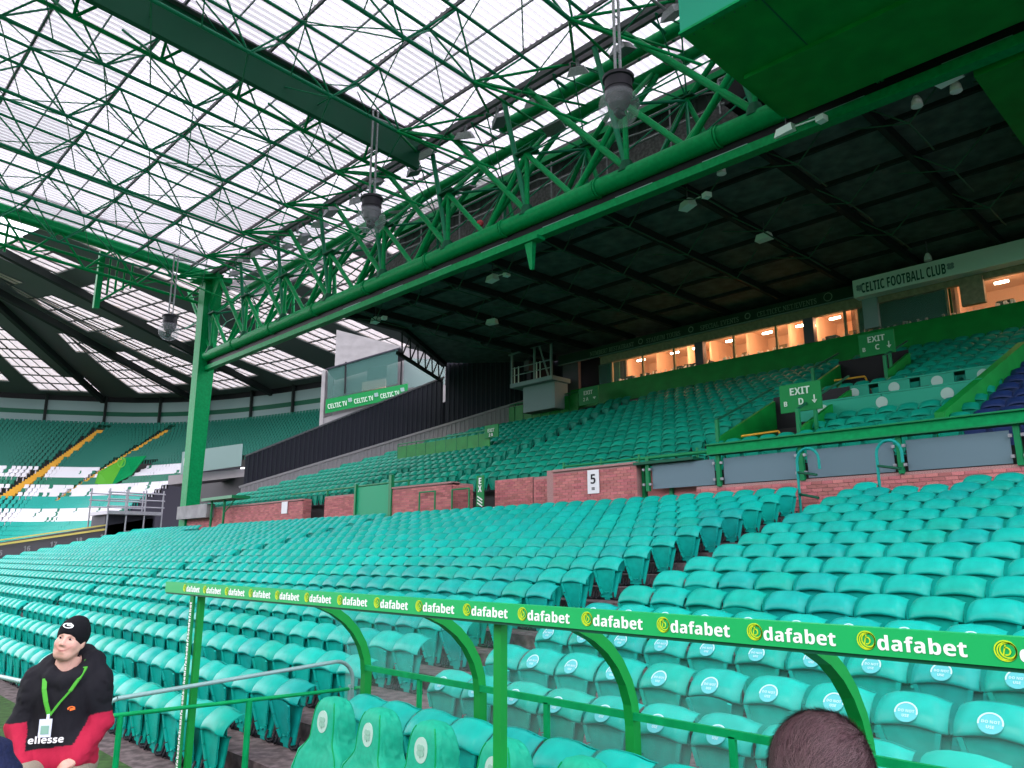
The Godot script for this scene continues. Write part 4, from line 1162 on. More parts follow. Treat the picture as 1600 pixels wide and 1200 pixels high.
func gantry():
	var t := thing("gantry", "huge green boxed camera gantry hanging in front of the truss at top right", "gantry")
	var h0 := 9.92
	var bf := 11.62
	var bb := 15.75
	var aL := 7.14
	var m := MB.new()
	# a closed box with a stepped underside
	m.box(P((aL - 9) / 2 , (bf + bb) / 2, h0 + 1.3), Vector3(bb - bf, 2.6, aL + 9)); put("casing", m, M.panel_green, t)
	m = MB.new(); m.box(P((aL - 9) / 2, bf - 0.03, h0 + 1.34), Vector3(0.05, 2.6, aL + 9.0)); var fbd = put("front_board", m, M.board_teal, t)
	m = MB.new(); m.box(P((aL - 9.2) / 2, (bf + bb) / 2 + 1.0, h0 - 0.05), Vector3(2.1, 0.1, aL + 8.8)); put("soffit_step", m, M.panel_green, t)
	for i in 7:
		m = MB.new(); m.box(P(aL - 1.6 - 1.9 * i, (bf + bb) / 2 - 1.05, h0 - 0.004), Vector3(2.0, 0.012, 0.025)); put("panel_seam", m, M.steel_dark, t)
		m = MB.new(); m.box(P(aL - 1.6 - 1.9 * i, bf - 0.06, h0 + 1.34), Vector3(0.012, 2.5, 0.02)); put("panel_seam", m, M.steel_dark, t)
	m = MB.new(); m.box(P((aL - 9) / 2, bf - 0.02, h0 + 0.02), Vector3(0.14, 0.05, aL + 9.04)); put("edge_trim", m, M.steel, t)
	m = MB.new()
	for i in 60: m.tube(P(aL - 0.2 - 0.22 * i, bf + 0.12, h0 - 0.012), P(aL - 0.2 - 0.22 * i, bf + 0.12, h0), 0.018, 0.018, 6)
	stuff("bolts", m, M.steel_dark, t)
	var c := P(6.35, bf - 0.065, 10.78)
	put("crest_disc", disc(0.40, 32, 0.02), M.white, fbd, Transform3D(TO_PITCH, c))
	put("crest_ring", ring(0.31, 0.345, 28, 0.006), M.crest_grey, fbd, Transform3D(TO_PITCH, c + Vector3(-0.021, 0, 0)))
	put("crest_clover", clover(0.26), M.crest_grey, fbd, Transform3D(TO_PITCH, c + Vector3(-0.021, 0, 0)))
	# deep green girder that runs back from the tube, far right
	m = MB.new(); m.box(P(2.0, 24.5, 10.3), Vector3(15.0, 1.0, 3.0)); tag(put("cross_girder", m, M.panel_green), "broad dark green girder running back from the tube at the far right", "girder")
	var k := 0
	for q in [[10.5, 14.0, 10.95, 0.62], [21.45, 14.0, 11.5, 0.62], [39.8, 14.0, 11.3, 0.62]]:
		var g := thing("globe", "black-capped clear globe hanging from the truss, %s" % ["nearest the green gantry", "in the middle of the truss", "farthest, beside the green column"][k], "lamp", "clear globes under the walkway", Transform3D(Basis().scaled(Vector3.ONE * 0.86), P(q[0], q[1], q[2])))
		m = MB.new(); m.lathe(globe_profile(0.60), 40); put("clear_globe", m, M.dome_glass, g)
		m = MB.new(); m.lathe([Vector2(0, 0.26), Vector2(0.38, 0.26), Vector2(0.40, 0.30), Vector2(0.40, 0.52), Vector2(0.42, 0.53), Vector2(0.42, 0.57), Vector2(0.40, 0.58), Vector2(0.41, 0.84), Vector2(0.47, 0.86), Vector2(0.47, 0.95), Vector2(0.30, 1.0), Vector2(0, 1.02)], 24); put("cap", m, M.fitting, g)
		m = MB.new(); m.lathe([Vector2(0, -0.20), Vector2(0.14, -0.18), Vector2(0.20, -0.05), Vector2(0.30, 0.05), Vector2(0.36, 0.26), Vector2(0, 0.27)], 16); var ib = put("inner_body", m, M.fitting, g)
		m = MB.new(); m.lathe([Vector2(0, -0.06), Vector2(0.17, -0.04), Vector2(0.17, 0.10), Vector2(0.12, 0.16), Vector2(0, 0.17)], 16); put("lens", m, M.lens, ib, Transform3D(Basis(Vector3.RIGHT, -1.9) , Vector3(-0.06, -0.24, 0.10)))
		for s in [-0.12, 0.12]:
			rod("hanger", Vector3(s, 1.0, 0), Vector3(s, 4.9, 0.0), 0.045, M.galv, g)
			rod("bracket", Vector3(s, 4.6, 0), Vector3(s + 2.8, 4.75, 0), 0.05, M.galv, g)
		for y in [1.8, 3.0]: rod("cross_piece", Vector3(-0.12, y, 0), Vector3(0.12, y, 0), 0.03, M.galv, g)
		k += 1
	# fixed bracket under the tube
	t = thing("tube_bracket", "green channel bracket with a leg below the big tube", "bracket")
	m = MB.new(); m.box(P(17.2, 16.4, 9.72), Vector3(0.35, 0.12, 3.4)); put("channel", m, M.steel, t)
	m = MB.new(); m.hexa([P(15.95, 16.35, 8.75), P(15.85, 16.35, 8.75), P(15.85, 16.45, 8.75), P(15.95, 16.45, 8.75)], [P(16.15, 16.3, 9.7), P(15.8, 16.3, 9.7), P(15.8, 16.5, 9.7), P(16.15, 16.5, 9.7)]); put("leg", m, M.steel, t)
	m = MB.new(); m.lathe([Vector2(0, -0.13), Vector2(0.10, -0.09), Vector2(0.13, 0.0), Vector2(0.10, 0.09), Vector2(0, 0.13)], 12, P(18.6, 16.6, 11.25))
	tag(put("red_float", m, M.red), "small red ball lodged on the green tube", "ball")
	t = thing("loudspeaker", "black box loudspeaker hung behind the truss near the gantry", "speaker")
	m = MB.new(); m.box(P(9.3, 18.4, 12.8), Vector3(0.8, 0.7, 1.0)); put("cabinet", m, M.black, t)
	m = MB.new(); m.path([P(10.0, 18.1, 12.3), P(10.0, 18.1, 13.4), P(8.7, 18.1, 13.4), P(8.7, 18.1, 12.3)], 0.04, 6); put("frame", m, M.galv, t)

# ---------------------------------------------------------------- the corner stand at the left
var curve_p := []
var curve_n := []
var curve_s := []
func corner_curve():
	var C = [Vector2(124, -10), Vector2(121, 8), Vector2(116.3, 21.1), Vector2(112.1, 28.6), Vector2(107.3, 35.5), Vector2(100.1, 40.9), Vector2(92.5, 44.2), Vector2(83, 47), Vector2(72, 49.5), Vector2(60, 51.5), Vector2(46, 53), Vector2(32, 54)]
	for i in C.size() - 1:
		for k in 20:
			curve_p.append(C[i].cubic_interpolate(C[i + 1], C[maxi(i - 1, 0)], C[mini(i + 2, C.size() - 1)], k / 20.0))
	var s := 0.0
	for i in curve_p.size():
		var d: Vector2 = (curve_p[mini(i + 1, curve_p.size() - 1)] - curve_p[maxi(i - 1, 0)]).normalized()
		var nn = Vector2(-d.y, d.x)
		if nn.dot(Vector2(50, 0) - curve_p[i]) < 0: nn = -nn
		curve_n.append(nn)
		if i: s += curve_p[i].distance_to(curve_p[i - 1])
		curve_s.append(s)

func K(s: float, d: float, h: float) -> Vector3:
	var i := 0
	while i < curve_s.size() - 2 and curve_s[i + 1] < s: i += 1
	var f = (s - curve_s[i]) / maxf(curve_s[i + 1] - curve_s[i], 1e-3)
	var p: Vector2 = curve_p[i].lerp(curve_p[i + 1], f) + curve_n[i].lerp(curve_n[i + 1], f).normalized() * d
	return P(p.x, p.y, h)

func rake(d: float) -> float:
	return 17.3 - 0.63 * d

func tier_end(d: float) -> float:
	return 92.0 if d < 11.5 else 72.5

func corner_stand():
	corner_curve()
	var t := thing("corner_stand", "curved two-tone corner stand with pale bands under a dark roof", "stand")
	var st := MB.new()
	for r in 35:
		var d0 = 0.2 + 0.76 * r
		var e = tier_end(d0)
		var s := 24.0
		while s < e:
			var s1 = minf(s + 3.0, e)
			var h = rake(d0 + 0.76) - 0.55
			st.quad(K(s, d0, h), K(s1, d0, h), K(s1, d0 + 0.76, h), K(s, d0 + 0.76, h))
			st.quad(K(s, d0 + 0.76, h - 0.48), K(s, d0 + 0.76, h), K(s1, d0 + 0.76, h), K(s1, d0 + 0.76, h - 0.48))
			s = s1
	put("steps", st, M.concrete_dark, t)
	# the back wall: pale bands
	for q in [[14.5, 17.0, "steel_dark"], [17.0, 18.0, "pale_band"], [18.0, 18.6, "steel_dark"], [18.6, 19.9, "pale_band"], [19.9, 20.9, "black"]]:
		var m := MB.new()
		var s := 24.0
		while s < 91:
			m.quad(K(s, 0.0, q[0]), K(s + 3, 0.0, q[0]), K(s + 3, 0.0, q[1]), K(s, 0.0, q[1]))
			s += 3.0
		put("wall_band", m, M[q[2]], t)
	var sp := 30.0
	while sp < 90:
		var m := MB.new(); m.beam(K(sp, 0.25, 16.8), K(sp, 0.25, 20.8), 0.3, 0.3); put("wall_post", m, M.joist, t)
		sp += 7.2
	# seats as one far mass, in colours of the tiers
	var seat := MB.new()
	seat.hexa([Vector3(-0.22, -0.05, 0.12), Vector3(0.22, -0.05, 0.12), Vector3(0.22, -0.05, -0.04), Vector3(-0.22, -0.05, -0.04)], [Vector3(-0.21, 0.06, 0.10), Vector3(0.21, 0.06, 0.10), Vector3(0.21, 0.06, -0.06), Vector3(-0.21, 0.06, -0.06)])
	seat.hexa([Vector3(-0.22, 0.0, -0.08), Vector3(0.22, 0.0, -0.08), Vector3(0.22, 0.0, -0.12), Vector3(-0.22, 0.0, -0.12)], [Vector3(-0.20, 0.40, -0.16), Vector3(0.20, 0.40, -0.16), Vector3(0.20, 0.40, -0.20), Vector3(-0.20, 0.40, -0.20)])
	seat.box(Vector3(0, -0.3, -0.08), Vector3(0.1, 0.5, 0.08))
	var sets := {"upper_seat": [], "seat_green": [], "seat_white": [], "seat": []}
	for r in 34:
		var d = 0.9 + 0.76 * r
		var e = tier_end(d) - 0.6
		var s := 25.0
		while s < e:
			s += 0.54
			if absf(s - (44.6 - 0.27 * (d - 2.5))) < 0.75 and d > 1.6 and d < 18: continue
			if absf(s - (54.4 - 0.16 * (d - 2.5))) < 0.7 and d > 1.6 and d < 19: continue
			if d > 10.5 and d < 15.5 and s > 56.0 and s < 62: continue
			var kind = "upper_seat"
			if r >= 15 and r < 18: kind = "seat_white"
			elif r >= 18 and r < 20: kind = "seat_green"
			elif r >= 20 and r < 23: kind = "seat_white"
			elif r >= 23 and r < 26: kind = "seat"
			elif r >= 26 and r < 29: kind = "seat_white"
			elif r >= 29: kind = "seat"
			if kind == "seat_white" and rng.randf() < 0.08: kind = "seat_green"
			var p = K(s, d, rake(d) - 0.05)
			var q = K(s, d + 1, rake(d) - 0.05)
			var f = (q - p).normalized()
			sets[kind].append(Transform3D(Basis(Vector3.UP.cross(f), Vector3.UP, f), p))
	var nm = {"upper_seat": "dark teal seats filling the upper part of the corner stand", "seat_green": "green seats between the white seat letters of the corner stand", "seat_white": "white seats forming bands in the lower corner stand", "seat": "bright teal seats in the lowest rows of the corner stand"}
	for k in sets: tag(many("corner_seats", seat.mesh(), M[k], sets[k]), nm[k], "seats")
	# cheek that closes the lower rows at the right
	var ck := MB.new()
	for r in 26:
		var d0 = 7.0 + 0.76 * r
		var e = tier_end(maxf(d0, 12.0)) + 0.1
		ck.quad(K(e, d0, -3), K(e, d0 + 0.76, -3), K(e, d0 + 0.76, rake(d0) - 0.5), K(e, d0, rake(d0) - 0.5))
	put("end_cheek", ck, M.dark_clad, t)
	# yellow stairs
	for q in [[44.6, 0.27, 17.5, "left-hand"], [54.4, 0.16, 18.5, "right-hand"]]:
		t = thing("stair", "yellow stair climbing the corner stand, the %s one" % q[3], "stair", "yellow stairs of the corner stand")
		var d = 2.0
		while d < q[2]:
			var s = q[0] - q[1] * (d - 2.5)
			var h = rake(d) - 0.28
			var m := MB.new()
			m.hexa([K(s - 0.48, d, h - 0.3), K(s - 0.48, d + 0.4, h - 0.3), K(s + 0.48, d + 0.4, h - 0.3), K(s + 0.48, d, h - 0.3)], [K(s - 0.48, d, h), K(s - 0.48, d + 0.4, h), K(s + 0.48, d + 0.4, h), K(s + 0.48, d, h)])
			put("step", m, M.yellow, t)
			d += 0.4
	# lime panel and logo board
	t = thing("lime_board", "lime green board with a yellow ring logo beside the right-hand yellow stair", "sign")
	var m := MB.new(); m.hexa([K(55.6, 15.6, 6.8), K(58.3, 15.0, 7.2), K(58.3, 14.9, 7.2), K(55.6, 15.5, 6.8)], [K(55.8, 15.2, 9.0), K(58.3, 13.2, 10.8), K(58.3, 13.1, 10.8), K(55.8, 15.1, 9.0)]); put("lime_panel", m, M.lime, t)
	m = MB.new(); m.hexa([K(58.4, 15.0, 7.4), K(62.0, 14.2, 8.6), K(62.0, 14.1, 8.6), K(58.4, 14.9, 7.4)], [K(58.4, 13.2, 10.8), K(62.0, 12.4, 11.0), K(62.0, 12.3, 11.0), K(58.4, 13.1, 10.8)]); put("green_panel", m, M.steel, t)
	var f = (K(60, 16, 9) - K(60, 14, 9)).normalized()
	put("logo_ring", ring(0.45, 0.58, 20, 0.05), M.lime, t, Transform3D(Basis(Vector3.UP.cross(f), Vector3.UP, f), K(60.6, 14.9, 10.0)))
	# dark roof with bands of rooflights
	t = thing("corner_roof", "dark roof of the corner stand with radiating bands of bright rooflights", "roof")
	var dark := MB.new()
	var dd := 2.6
	var cells := []
	for j in range(-1, 17):
		var d0 = -1.0 + j * dd if j >= 0 else -3.5
		var d1 = -1.0 + (j + 1) * dd
		var s := 20.0
		var i := 0
		while s < 124:
			var w = 2.5
			var sk = 0.26 * (14.0 - d0)          # bands lie a little askew
			var sk1 = 0.26 * (14.0 - d1)
			var lit = false
			var c = i % 5
			if j >= 1 and j <= 9 and (c == 1 or c == 2 or (c == 3 and j != 4)): lit = true
			if j >= 2 and j <= 5 and c == 4 and (i / 5) % 3 != 1: lit = true
			if j >= 6 and j <= 10 and c == 0 and (i / 5) % 2 == 0: lit = true
			if j >= 3 and j <= 9 and c == 3: lit = (i / 5) % 2 == 0
			if j >= 8 and j <= 12 and c == 0: lit = (i / 5) % 2 == 1
			if j >= 11 and j <= 14 and (c == 1 or c == 2) and (i / 5) % 2 == 1: lit = true
			if s > 62 and s < 86 and j >= 8 and j <= 13: lit = c >= 1 and c <= 3 and j != 11
			if s > 80 and j > 6: lit = c >= 1
			var a0 = K(clampf(s + sk * 0.5, 20, 126), d0, 20.6 + 0.167 * d0)
			var a1 = K(clampf(s + w + sk * 0.5, 20, 126), d0, 20.6 + 0.167 * d0)
			var b1 = K(clampf(s + w + sk1 * 0.5, 20, 126), d1, 20.6 + 0.167 * d1)
			var b0 = K(clampf(s + sk1 * 0.5, 20, 126), d1, 20.6 + 0.167 * d1)
			if d1 > 37.0 or (s > 86 and d1 > 23.0): s += w; i += 1; continue
			if lit: cells.append([a0, a1, b1, b0])
			else:
				var u = Vector3(0, 0.15, 0)
				dark.quad(a0, b0, b1, a1); dark.quad(a0 + u, a1 + u, b1 + u, b0 + u)
			s += w
			i += 1
	put("deck", dark, M.corner_roof, t)
	var frames := MB.new()
	for q in cells:
		var m2 := MB.new()
		var c0 = (q[0] + q[1] + q[2] + q[3]) / 4
		var r := []
		for p in q: r.append(p.lerp(c0, 0.05))
		m2.quad(r[0], r[3], r[2], r[1])
		var u = Vector3(0, 0.03, 0)
		m2.quad(r[0] + u, r[1] + u, r[2] + u, r[3] + u)
		put("rooflight", m2, M.rooflight, t)
		for k in 4: frames.beam(q[k], q[(k + 1) % 4], 0.08, 0.16)
		frames.beam(q[0].lerp(q[1], 0.5), q[3].lerp(q[2], 0.5), 0.05, 0.08)
	stuff("rooflight_frames", frames, M.corner_roof, t)
	for s in [47.0, 59.5, 72.0]:
		m = MB.new()
		m.beam(K(s - 3.0, -0.5, 20.0), K(s + 3.0, 40, 26.4), 0.5, 0.7); put("rafter", m, M.joist, t)
	# dark wedge wall with numbers, yellow line
	t = thing("gangway_wall", "dark low wall with white numbers and a yellow line left of the green column", "wall")
	m = MB.new()
	m.hexa([P(49.5, 1.0, -2.0), P(49.2, 1.0, -2.0), P(49.2, 17.5, -2.0), P(49.5, 17.5, -2.0)], [P(49.5, 1.0, -1.1), P(49.2, 1.0, -1.1), P(49.2, 17.5, 2.15), P(49.5, 17.5, 2.15)]); put("wall", m, M.galv_dark, t)
	m = MB.new()
	m.beam(P(48.95, 3.0, -0.68), P(48.95, 14.8, 1.42), 0.1, 0.10); put("yellow_line", m, M.yellow_line, t)
	m = MB.new()
	m.beam(P(48.92, 3.0, -0.45), P(48.92, 14.8, 1.66), 0.07, 0.07); put("upper_line", m, M.yellow_line, t)
	for i in 10:
		var b = 4.6 + 1.26 * i
		var hh = -0.59 + (b - 8.04) * 0.19 + 0.35 if i < 8 else -0.59 + (b - 8.04) * 0.19 + 0.32
		text("numeral", str(11 + i), 0.26, M.galv, t, Transform3D(Basis(Vector3.UP, PI * -0.25), P(48.8, b, hh)))
	# steel staging by the column
	t = thing("staging", "pale scaffold staging with rails between the white seats and the column", "platform")
	m = MB.new(); m.box(P(49.6, 16.0, 2.35), Vector3(3.0, 0.2, 3.6)); put("deck", m, M.galv, t)
	m = MB.new(); m.box(P(50.5, 16.2, 1.4), Vector3(2.8, 1.7, 2.6)); put("skirt", m, M.dark_clad, t)
	for b in [14.5, 15.5, 16.5, 17.5]:
		rod("post", P(47.9, b, 0.6), P(47.9, b, 3.7), 0.045, M.galv, t)
		rod("post", P(51.3, b, 1.5), P(51.3, b, 3.9), 0.045, M.galv, t)
	for h in [2.7, 3.1, 3.5]:
		rod("rail", P(47.9, 14.4, h), P(47.9, 17.6, h), 0.04, M.galv, t)
		rod("rail", P(51.3, 14.4, h + 0.1), P(51.3, 17.6, h + 0.1), 0.04, M.galv, t)
	# pale banner and dark opening right of the column
	t = thing("banner", "pale green banner with a white round crest right of the green column", "banner")
	m = MB.new(); m.hexa([P(50.6, 19.4, 5.05), P(47.6, 22.0, 5.55), P(47.7, 22.1, 5.55), P(50.7, 19.5, 5.05)], [P(50.6, 19.4, 6.5), P(47.6, 22.0, 7.0), P(47.7, 22.1, 7.0), P(50.7, 19.5, 6.5)]); put("cloth", m, M.pale_band, t)
	put("crest", disc(0.75, 24, 0.03), M.white, t, Transform3D(Basis(Vector3.UP, -0.9 + PI * 1.5 - PI), P(50.1, 19.75, 5.75)))
	m = MB.new(); m.hexa([P(51.5, 19.0, 4.4), P(47.0, 23.0, 5.0), P(48.0, 24.0, 5.0), P(52.5, 20.0, 4.4)], [P(51.5, 19.0, 5.0), P(47.0, 23.0, 5.5), P(48.0, 24.0, 5.5), P(52.5, 20.0, 5.0)])
	tag(put("concrete_lintel", m, M.grey_clad), "grey concrete lintel over the dark opening beside the end wall", "lintel")
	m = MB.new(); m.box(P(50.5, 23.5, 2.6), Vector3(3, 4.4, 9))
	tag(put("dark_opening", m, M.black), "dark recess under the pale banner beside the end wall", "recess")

# ---------------------------------------------------------------- commentary box at the corner
func tv(u: float, off: float, h: float) -> Vector3:     # along the slanting front, from left to right
	var p = Vector2(50.5, 29.5).lerp(Vector2(44.5, 36.0), u) - Vector2(0.735, 0.678) * off
	return P(p.x, p.y, h)

func studio():
	var t := thing("studio_box", "white commentary box with slanted glass and green banner above the end wall", "building")
	var m := MB.new()
	m.prism(PackedVector2Array([Vector2(-0.25, 4.0), Vector2(6.2, 7.5), Vector2(6.2, 12.0), Vector2(-0.25, 9.9)]), P(50.5, 29.5, 0) + Vector3(0.2, 0, -0.2), Vector3(6.5, 0, 6.0).normalized(), Vector3.UP, 0.3); put("base_wall", m, M.white_wall, t)
	m = MB.new(); m.hexa([tv(-0.03, 0.0, 4), tv(0.0, 0.0, 4), tv(0.0, -3, 4), tv(-0.03, -3, 4)], [tv(-0.03, 0.0, 13.6), tv(0.0, 0.0, 13.7), tv(0.0, -3, 13.7), tv(-0.03, -3, 13.6)]); put("side_wall", m, M.white_wall, t)
	m = MB.new(); m.hexa([tv(0.0, -3.2, 9), tv(1.15, -3.2, 9), tv(1.15, -3.5, 9), tv(0.0, -3.5, 9)], [tv(0.0, -3.2, 17.8), tv(1.15, -3.2, 15.2), tv(1.15, -3.5, 15.2), tv(0.0, -3.5, 17.8)]); put("rear_wall", m, M.white_wall, t)
	m = MB.new(); m.hexa([tv(0.02, 0.6, 13.55), tv(0.64, 0.6, 15.25), tv(0.64, -3, 15.25), tv(0.02, -3, 13.55)], [tv(0.02, 0.6, 13.65), tv(0.64, 0.6, 15.35), tv(0.64, -3, 15.35), tv(0.02, -3, 13.65)]); put("roof_slab", m, M.dark_clad, t)
	m = MB.new(); m.hexa([tv(0.03, 0.12, 11.4), tv(0.62, 0.12, 12.6), tv(0.62, 0.08, 12.6), tv(0.03, 0.08, 11.4)], [tv(0.03, 0.5, 13.6), tv(0.62, 0.5, 15.2), tv(0.62, 0.46, 15.2), tv(0.03, 0.46, 13.6)]); put("glazing", m, M.box_glass, t)
	m = MB.new(); m.hexa([tv(0.66, -0.6, 12.4), tv(1.02, -0.6, 12.75), tv(1.02, -0.65, 12.75), tv(0.66, -0.65, 12.4)], [tv(0.66, -0.6, 14.8), tv(1.02, -0.6, 14.7), tv(1.02, -0.65, 14.7), tv(0.66, -0.65, 14.8)]); put("glazing", m, M.box_glass, t)
	for u in [0.18, 0.64, 1.03]:
		rod("mullion", tv(u, 0.3 if u < 0.5 else -0.5, 11.6 + u), tv(u, 0.5 if u < 0.5 else -0.5, 14.0 + u), 0.06, M.black, t)
	m = MB.new(); m.hexa([tv(0.30, -0.8, 12.2), tv(0.5, -0.8, 12.5), tv(0.5, -1.4, 12.5), tv(0.30, -1.4, 12.2)], [tv(0.30, -0.8, 12.9), tv(0.5, -0.8, 13.2), tv(0.5, -1.4, 13.2), tv(0.30, -1.4, 12.9)]); put("desk", m, M.orange_wall, t)
	m = MB.new(); m.hexa([tv(0.33, -1.4, 13.2), tv(0.5, -1.4, 13.5), tv(0.5, -1.5, 13.5), tv(0.33, -1.5, 13.2)], [tv(0.33, -1.4, 14.1), tv(0.5, -1.4, 14.4), tv(0.5, -1.5, 14.4), tv(0.33, -1.5, 14.1)]); put("monitor", m, M.black, t)
	var b := thing("studio_banner", "green banner reading CELTIC TV three times below the commentary glass", "banner")
	m = MB.new(); m.hexa([tv(0.02, 0.22, 10.27), tv(0.71, 0.22, 11.63), tv(0.71, 0.18, 11.63), tv(0.02, 0.18, 10.27)], [tv(0.02, 0.22, 11.35), tv(0.71, 0.22, 12.62), tv(0.71, 0.18, 12.62), tv(0.02, 0.18, 11.35)]); var cl = put("cloth", m, M.exit_green, b)
	var ex = (tv(1, 0, 1.85) - tv(0, 0, 0)).normalized()
	var ez = Vector3(-0.678, 0, 0.735)
	for i in 3:
		var u = 0.12 + 0.22 * i
		var o = tv(u, 0.26, 11.0 + 1.85 * (u - 0.12) - 0.08)
		var bs = Basis(ex, ez.cross(ex).normalized(), ez)
		text("lettering", "CELTIC TV", 0.36, M.exit_letter, cl, Transform3D(bs * Basis().scaled(Vector3(0.62, 1, 1)), o), 0.02)
		put("emblem", clover(0.2), M.pale_band, cl, Transform3D(bs, o + ex * 0.95 + Vector3(0, 0.2, 0)))

# ---------------------------------------------------------------- dugout
func dugout():
	var BF := 3.05
	var t := thing("dugout", "glazed team dugout with curved green ribs and a green lettered front edge", "shelter")
	var m := MB.new(); m.box(P(3.0, BF, -0.314), Vector3(0.05, 0.098, 10.0)); var fas = put("fascia", m, M.fascia, t)
	m = MB.new(); m.box(P(3.0, BF + 0.03, -0.371), Vector3(0.09, 0.014, 10.0)); put("drip_edge", m, M.steel_dark, t)
	m = MB.new(); m.box(P(3.0, BF + 0.07, -0.32), Vector3(0.05, 0.07, 10.0)); put("front_bar", m, M.steel, t)
	# lettering repeated along the front edge
	for i in range(-1, 17):
		var a = 0.765 + 0.45 * i
		if a < -1.5 or a > 7.9: continue
		var k := MB.new()
		for q in [[0.0, 0.0, 0.030], [0.004, 0.003, 0.026], [-0.004, 0.001, 0.034]]:
			k.add(ring(q[2] - 0.004, q[2], 22, 0.002), Transform3D(Basis(), Vector3(q[0], q[1], 0)))
		k.add(ring(0.010, 0.014, 14, 0.002, -1.9, 2.0), Transform3D(Basis(), Vector3(-0.002, 0.0, 0)))
		k.box(Vector3(-0.007, 0.004, 0.001), Vector3(0.004, 0.034, 0.002), Basis(Vector3.BACK, -0.25))
		put("swirl_logo", k, M.logo, fas, Transform3D(TO_PITCH, P(a, BF - 0.026, -0.312)))
		text("lettering", "dafabet", 0.050, M.white, fas, Transform3D(TO_PITCH * Basis().scaled(Vector3(1.16, 1, 1)), P(a - 0.183, BF - 0.026, -0.317)), 0.003)
	# posts
	for a in [7.33, 3.28]:
		m = MB.new(); m.box(P(a, BF + 0.06, -1.37), Vector3(0.05, 2.0, 0.06)); put("front_post", m, M.panel_green, t)
	m = MB.new(); m.box(P(7.38, BF + 0.0, -1.38), Vector3(0.02, 2.0, 0.075)); var strip = put("letter_strip", m, M.exit_green, t)
	for i in 8:
		text("lettering", "dafabet", 0.042, M.white, strip, Transform3D(TO_PITCH * Basis(Vector3.BACK, PI / 2), P(7.385, BF - 0.012, -0.54 - 0.21 * i)), 0.002)
	# ribs: back from the front edge, then a curve down to the back wall
	var prof := [Vector2(3.1, -0.34), Vector2(3.60, -0.395)]
	for i in 9:
		var g = PI / 2 * i / 8
		prof.append(Vector2(3.70 + 0.95 * sin(g), -0.41 - 0.76 * (1 - cos(g))))
	prof.append(Vector2(4.65, -2.4))
	for a in [6.86, 5.15, 3.55, 1.93, 0.3, -1.3]:
		m = MB.new()
		var band := PackedVector2Array()
		for sd in [1, -1]:
			for ii in prof.size():
				var i = ii if sd == 1 else prof.size() - 1 - ii
				var d = ((prof[mini(i + 1, prof.size() - 1)] as Vector2) - (prof[maxi(i - 1, 0)] as Vector2)).normalized()
				band.append((prof[i] as Vector2) + Vector2(-d.y, d.x) * 0.04 * sd)
		m.prism(band, P(a, 0, 0), Vector3(1, 0, 0), Vector3(0, 1, 0), 0.075)
		put("rib", m, M.panel_green, t)
	# clear sheet over the ribs, bay by bay
	var bays := [7.3, 6.86, 5.15, 3.55, 1.93, 0.3, -1.3]
	for j in bays.size() - 1:
		m = MB.new()
		for i in prof.size() - 2:
			var p: Vector2 = prof[i] + Vector2(0.0, 0.045)
			var q: Vector2 = prof[i + 1] + Vector2(0.0, 0.045)
			if i > 3: p.x += 0.04; q.x += 0.04
			m.quad(P(bays[j], p.x, p.y), P(bays[j + 1], p.x, p.y), P(bays[j + 1], q.x, q.y), P(bays[j], q.x, q.y))
		var l: Vector2 = prof[prof.size() - 2]
		m.quad(P(bays[j], l.x + 0.04, l.y + 0.045), P(bays[j + 1], l.x + 0.04, l.y + 0.045), P(bays[j + 1], l.x + 0.04, -1.9), P(bays[j], l.x + 0.04, -1.9))
		put("clear_sheet", m, M.clear, t)
	# rail and stubs of the back wall
	m = MB.new(); m.box(P(2.8, 4.62, -1.105), Vector3(0.03, 0.05, 8.2)); put("mid_rail", m, M.steel, t)
	for a in [5.95, 4.35, 2.75, 1.1]:
		m = MB.new(); m.box(P(a, 4.62, -1.55), Vector3(0.03, 0.86, 0.045)); put("stub_post", m, M.steel, t)
	# side fence at the left
	t = thing("side_fence", "green fence with a silver handrail at the left end of the dugout", "fence")
	var pts := [P(7.2, 2.30, -1.22), P(7.15, 2.40, -1.17), P(7.1, 4.45, -1.06)]
	for i in 6:
		var g = PI / 2 * (i + 1) / 6
		pts.append(P(7.1, 4.45 + 0.2 * sin(g), -1.06 - 0.2 * (1 - cos(g))))
	pts.append(P(7.1, 4.65, -2.2))
	m = MB.new(); m.path(pts, 0.019, 10); put("handrail", m, M.handrail, t)
	rod("rail", P(7.1, 2.3, -1.29), P(7.1, 4.75, -1.34), 0.018, M.steel, t)
	rod("post", P(7.1, 3.54, -1.32), P(7.1, 3.54, -2.4), 0.03, M.steel, t)
	rod("post", P(7.1, 2.42, -1.3), P(7.1, 2.42, -2.4), 0.025, M.steel, t)
	rod("post", P(7.1, 4.62, -1.3), P(7.1, 4.62, -2.4), 0.02, M.handrail, t)
	t = thing("track_rail", "silver tube rail beside the turf left of the seated man", "rail")
	rod("rail", P(13.4, 2.62, -1.62), P(10.2, 2.55, -1.42), 0.03, M.handrail, t)
	rod("post", P(12.6, 2.6, -1.58), P(12.6, 2.6, -G - 0.2), 0.03, M.handrail, t)
	rod("post", P(10.3, 2.56, -1.43), P(10.3, 2.56, -G - 0.2), 0.03, M.handrail, t)
	# padded dugout seats under green covers
	var wr := FastNoiseLite.new()
	wr.seed = 4; wr.frequency = 3.2; wr.fractal_octaves = 4
	var cv := MB.new()
	var ys = [-0.90, -0.72, -0.55, -0.44, -0.37, -0.32, -0.285, -0.255, -0.23, -0.20, -0.16, -0.11, -0.06, -0.02, 0.015, 0.04, 0.058, 0.068, 0.072]
	var ws = [0.310, 0.318, 0.322, 0.318, 0.305, 0.280, 0.242, 0.205, 0.184, 0.173, 0.168, 0.164, 0.157, 0.146, 0.130, 0.108, 0.078, 0.040, 0.001]
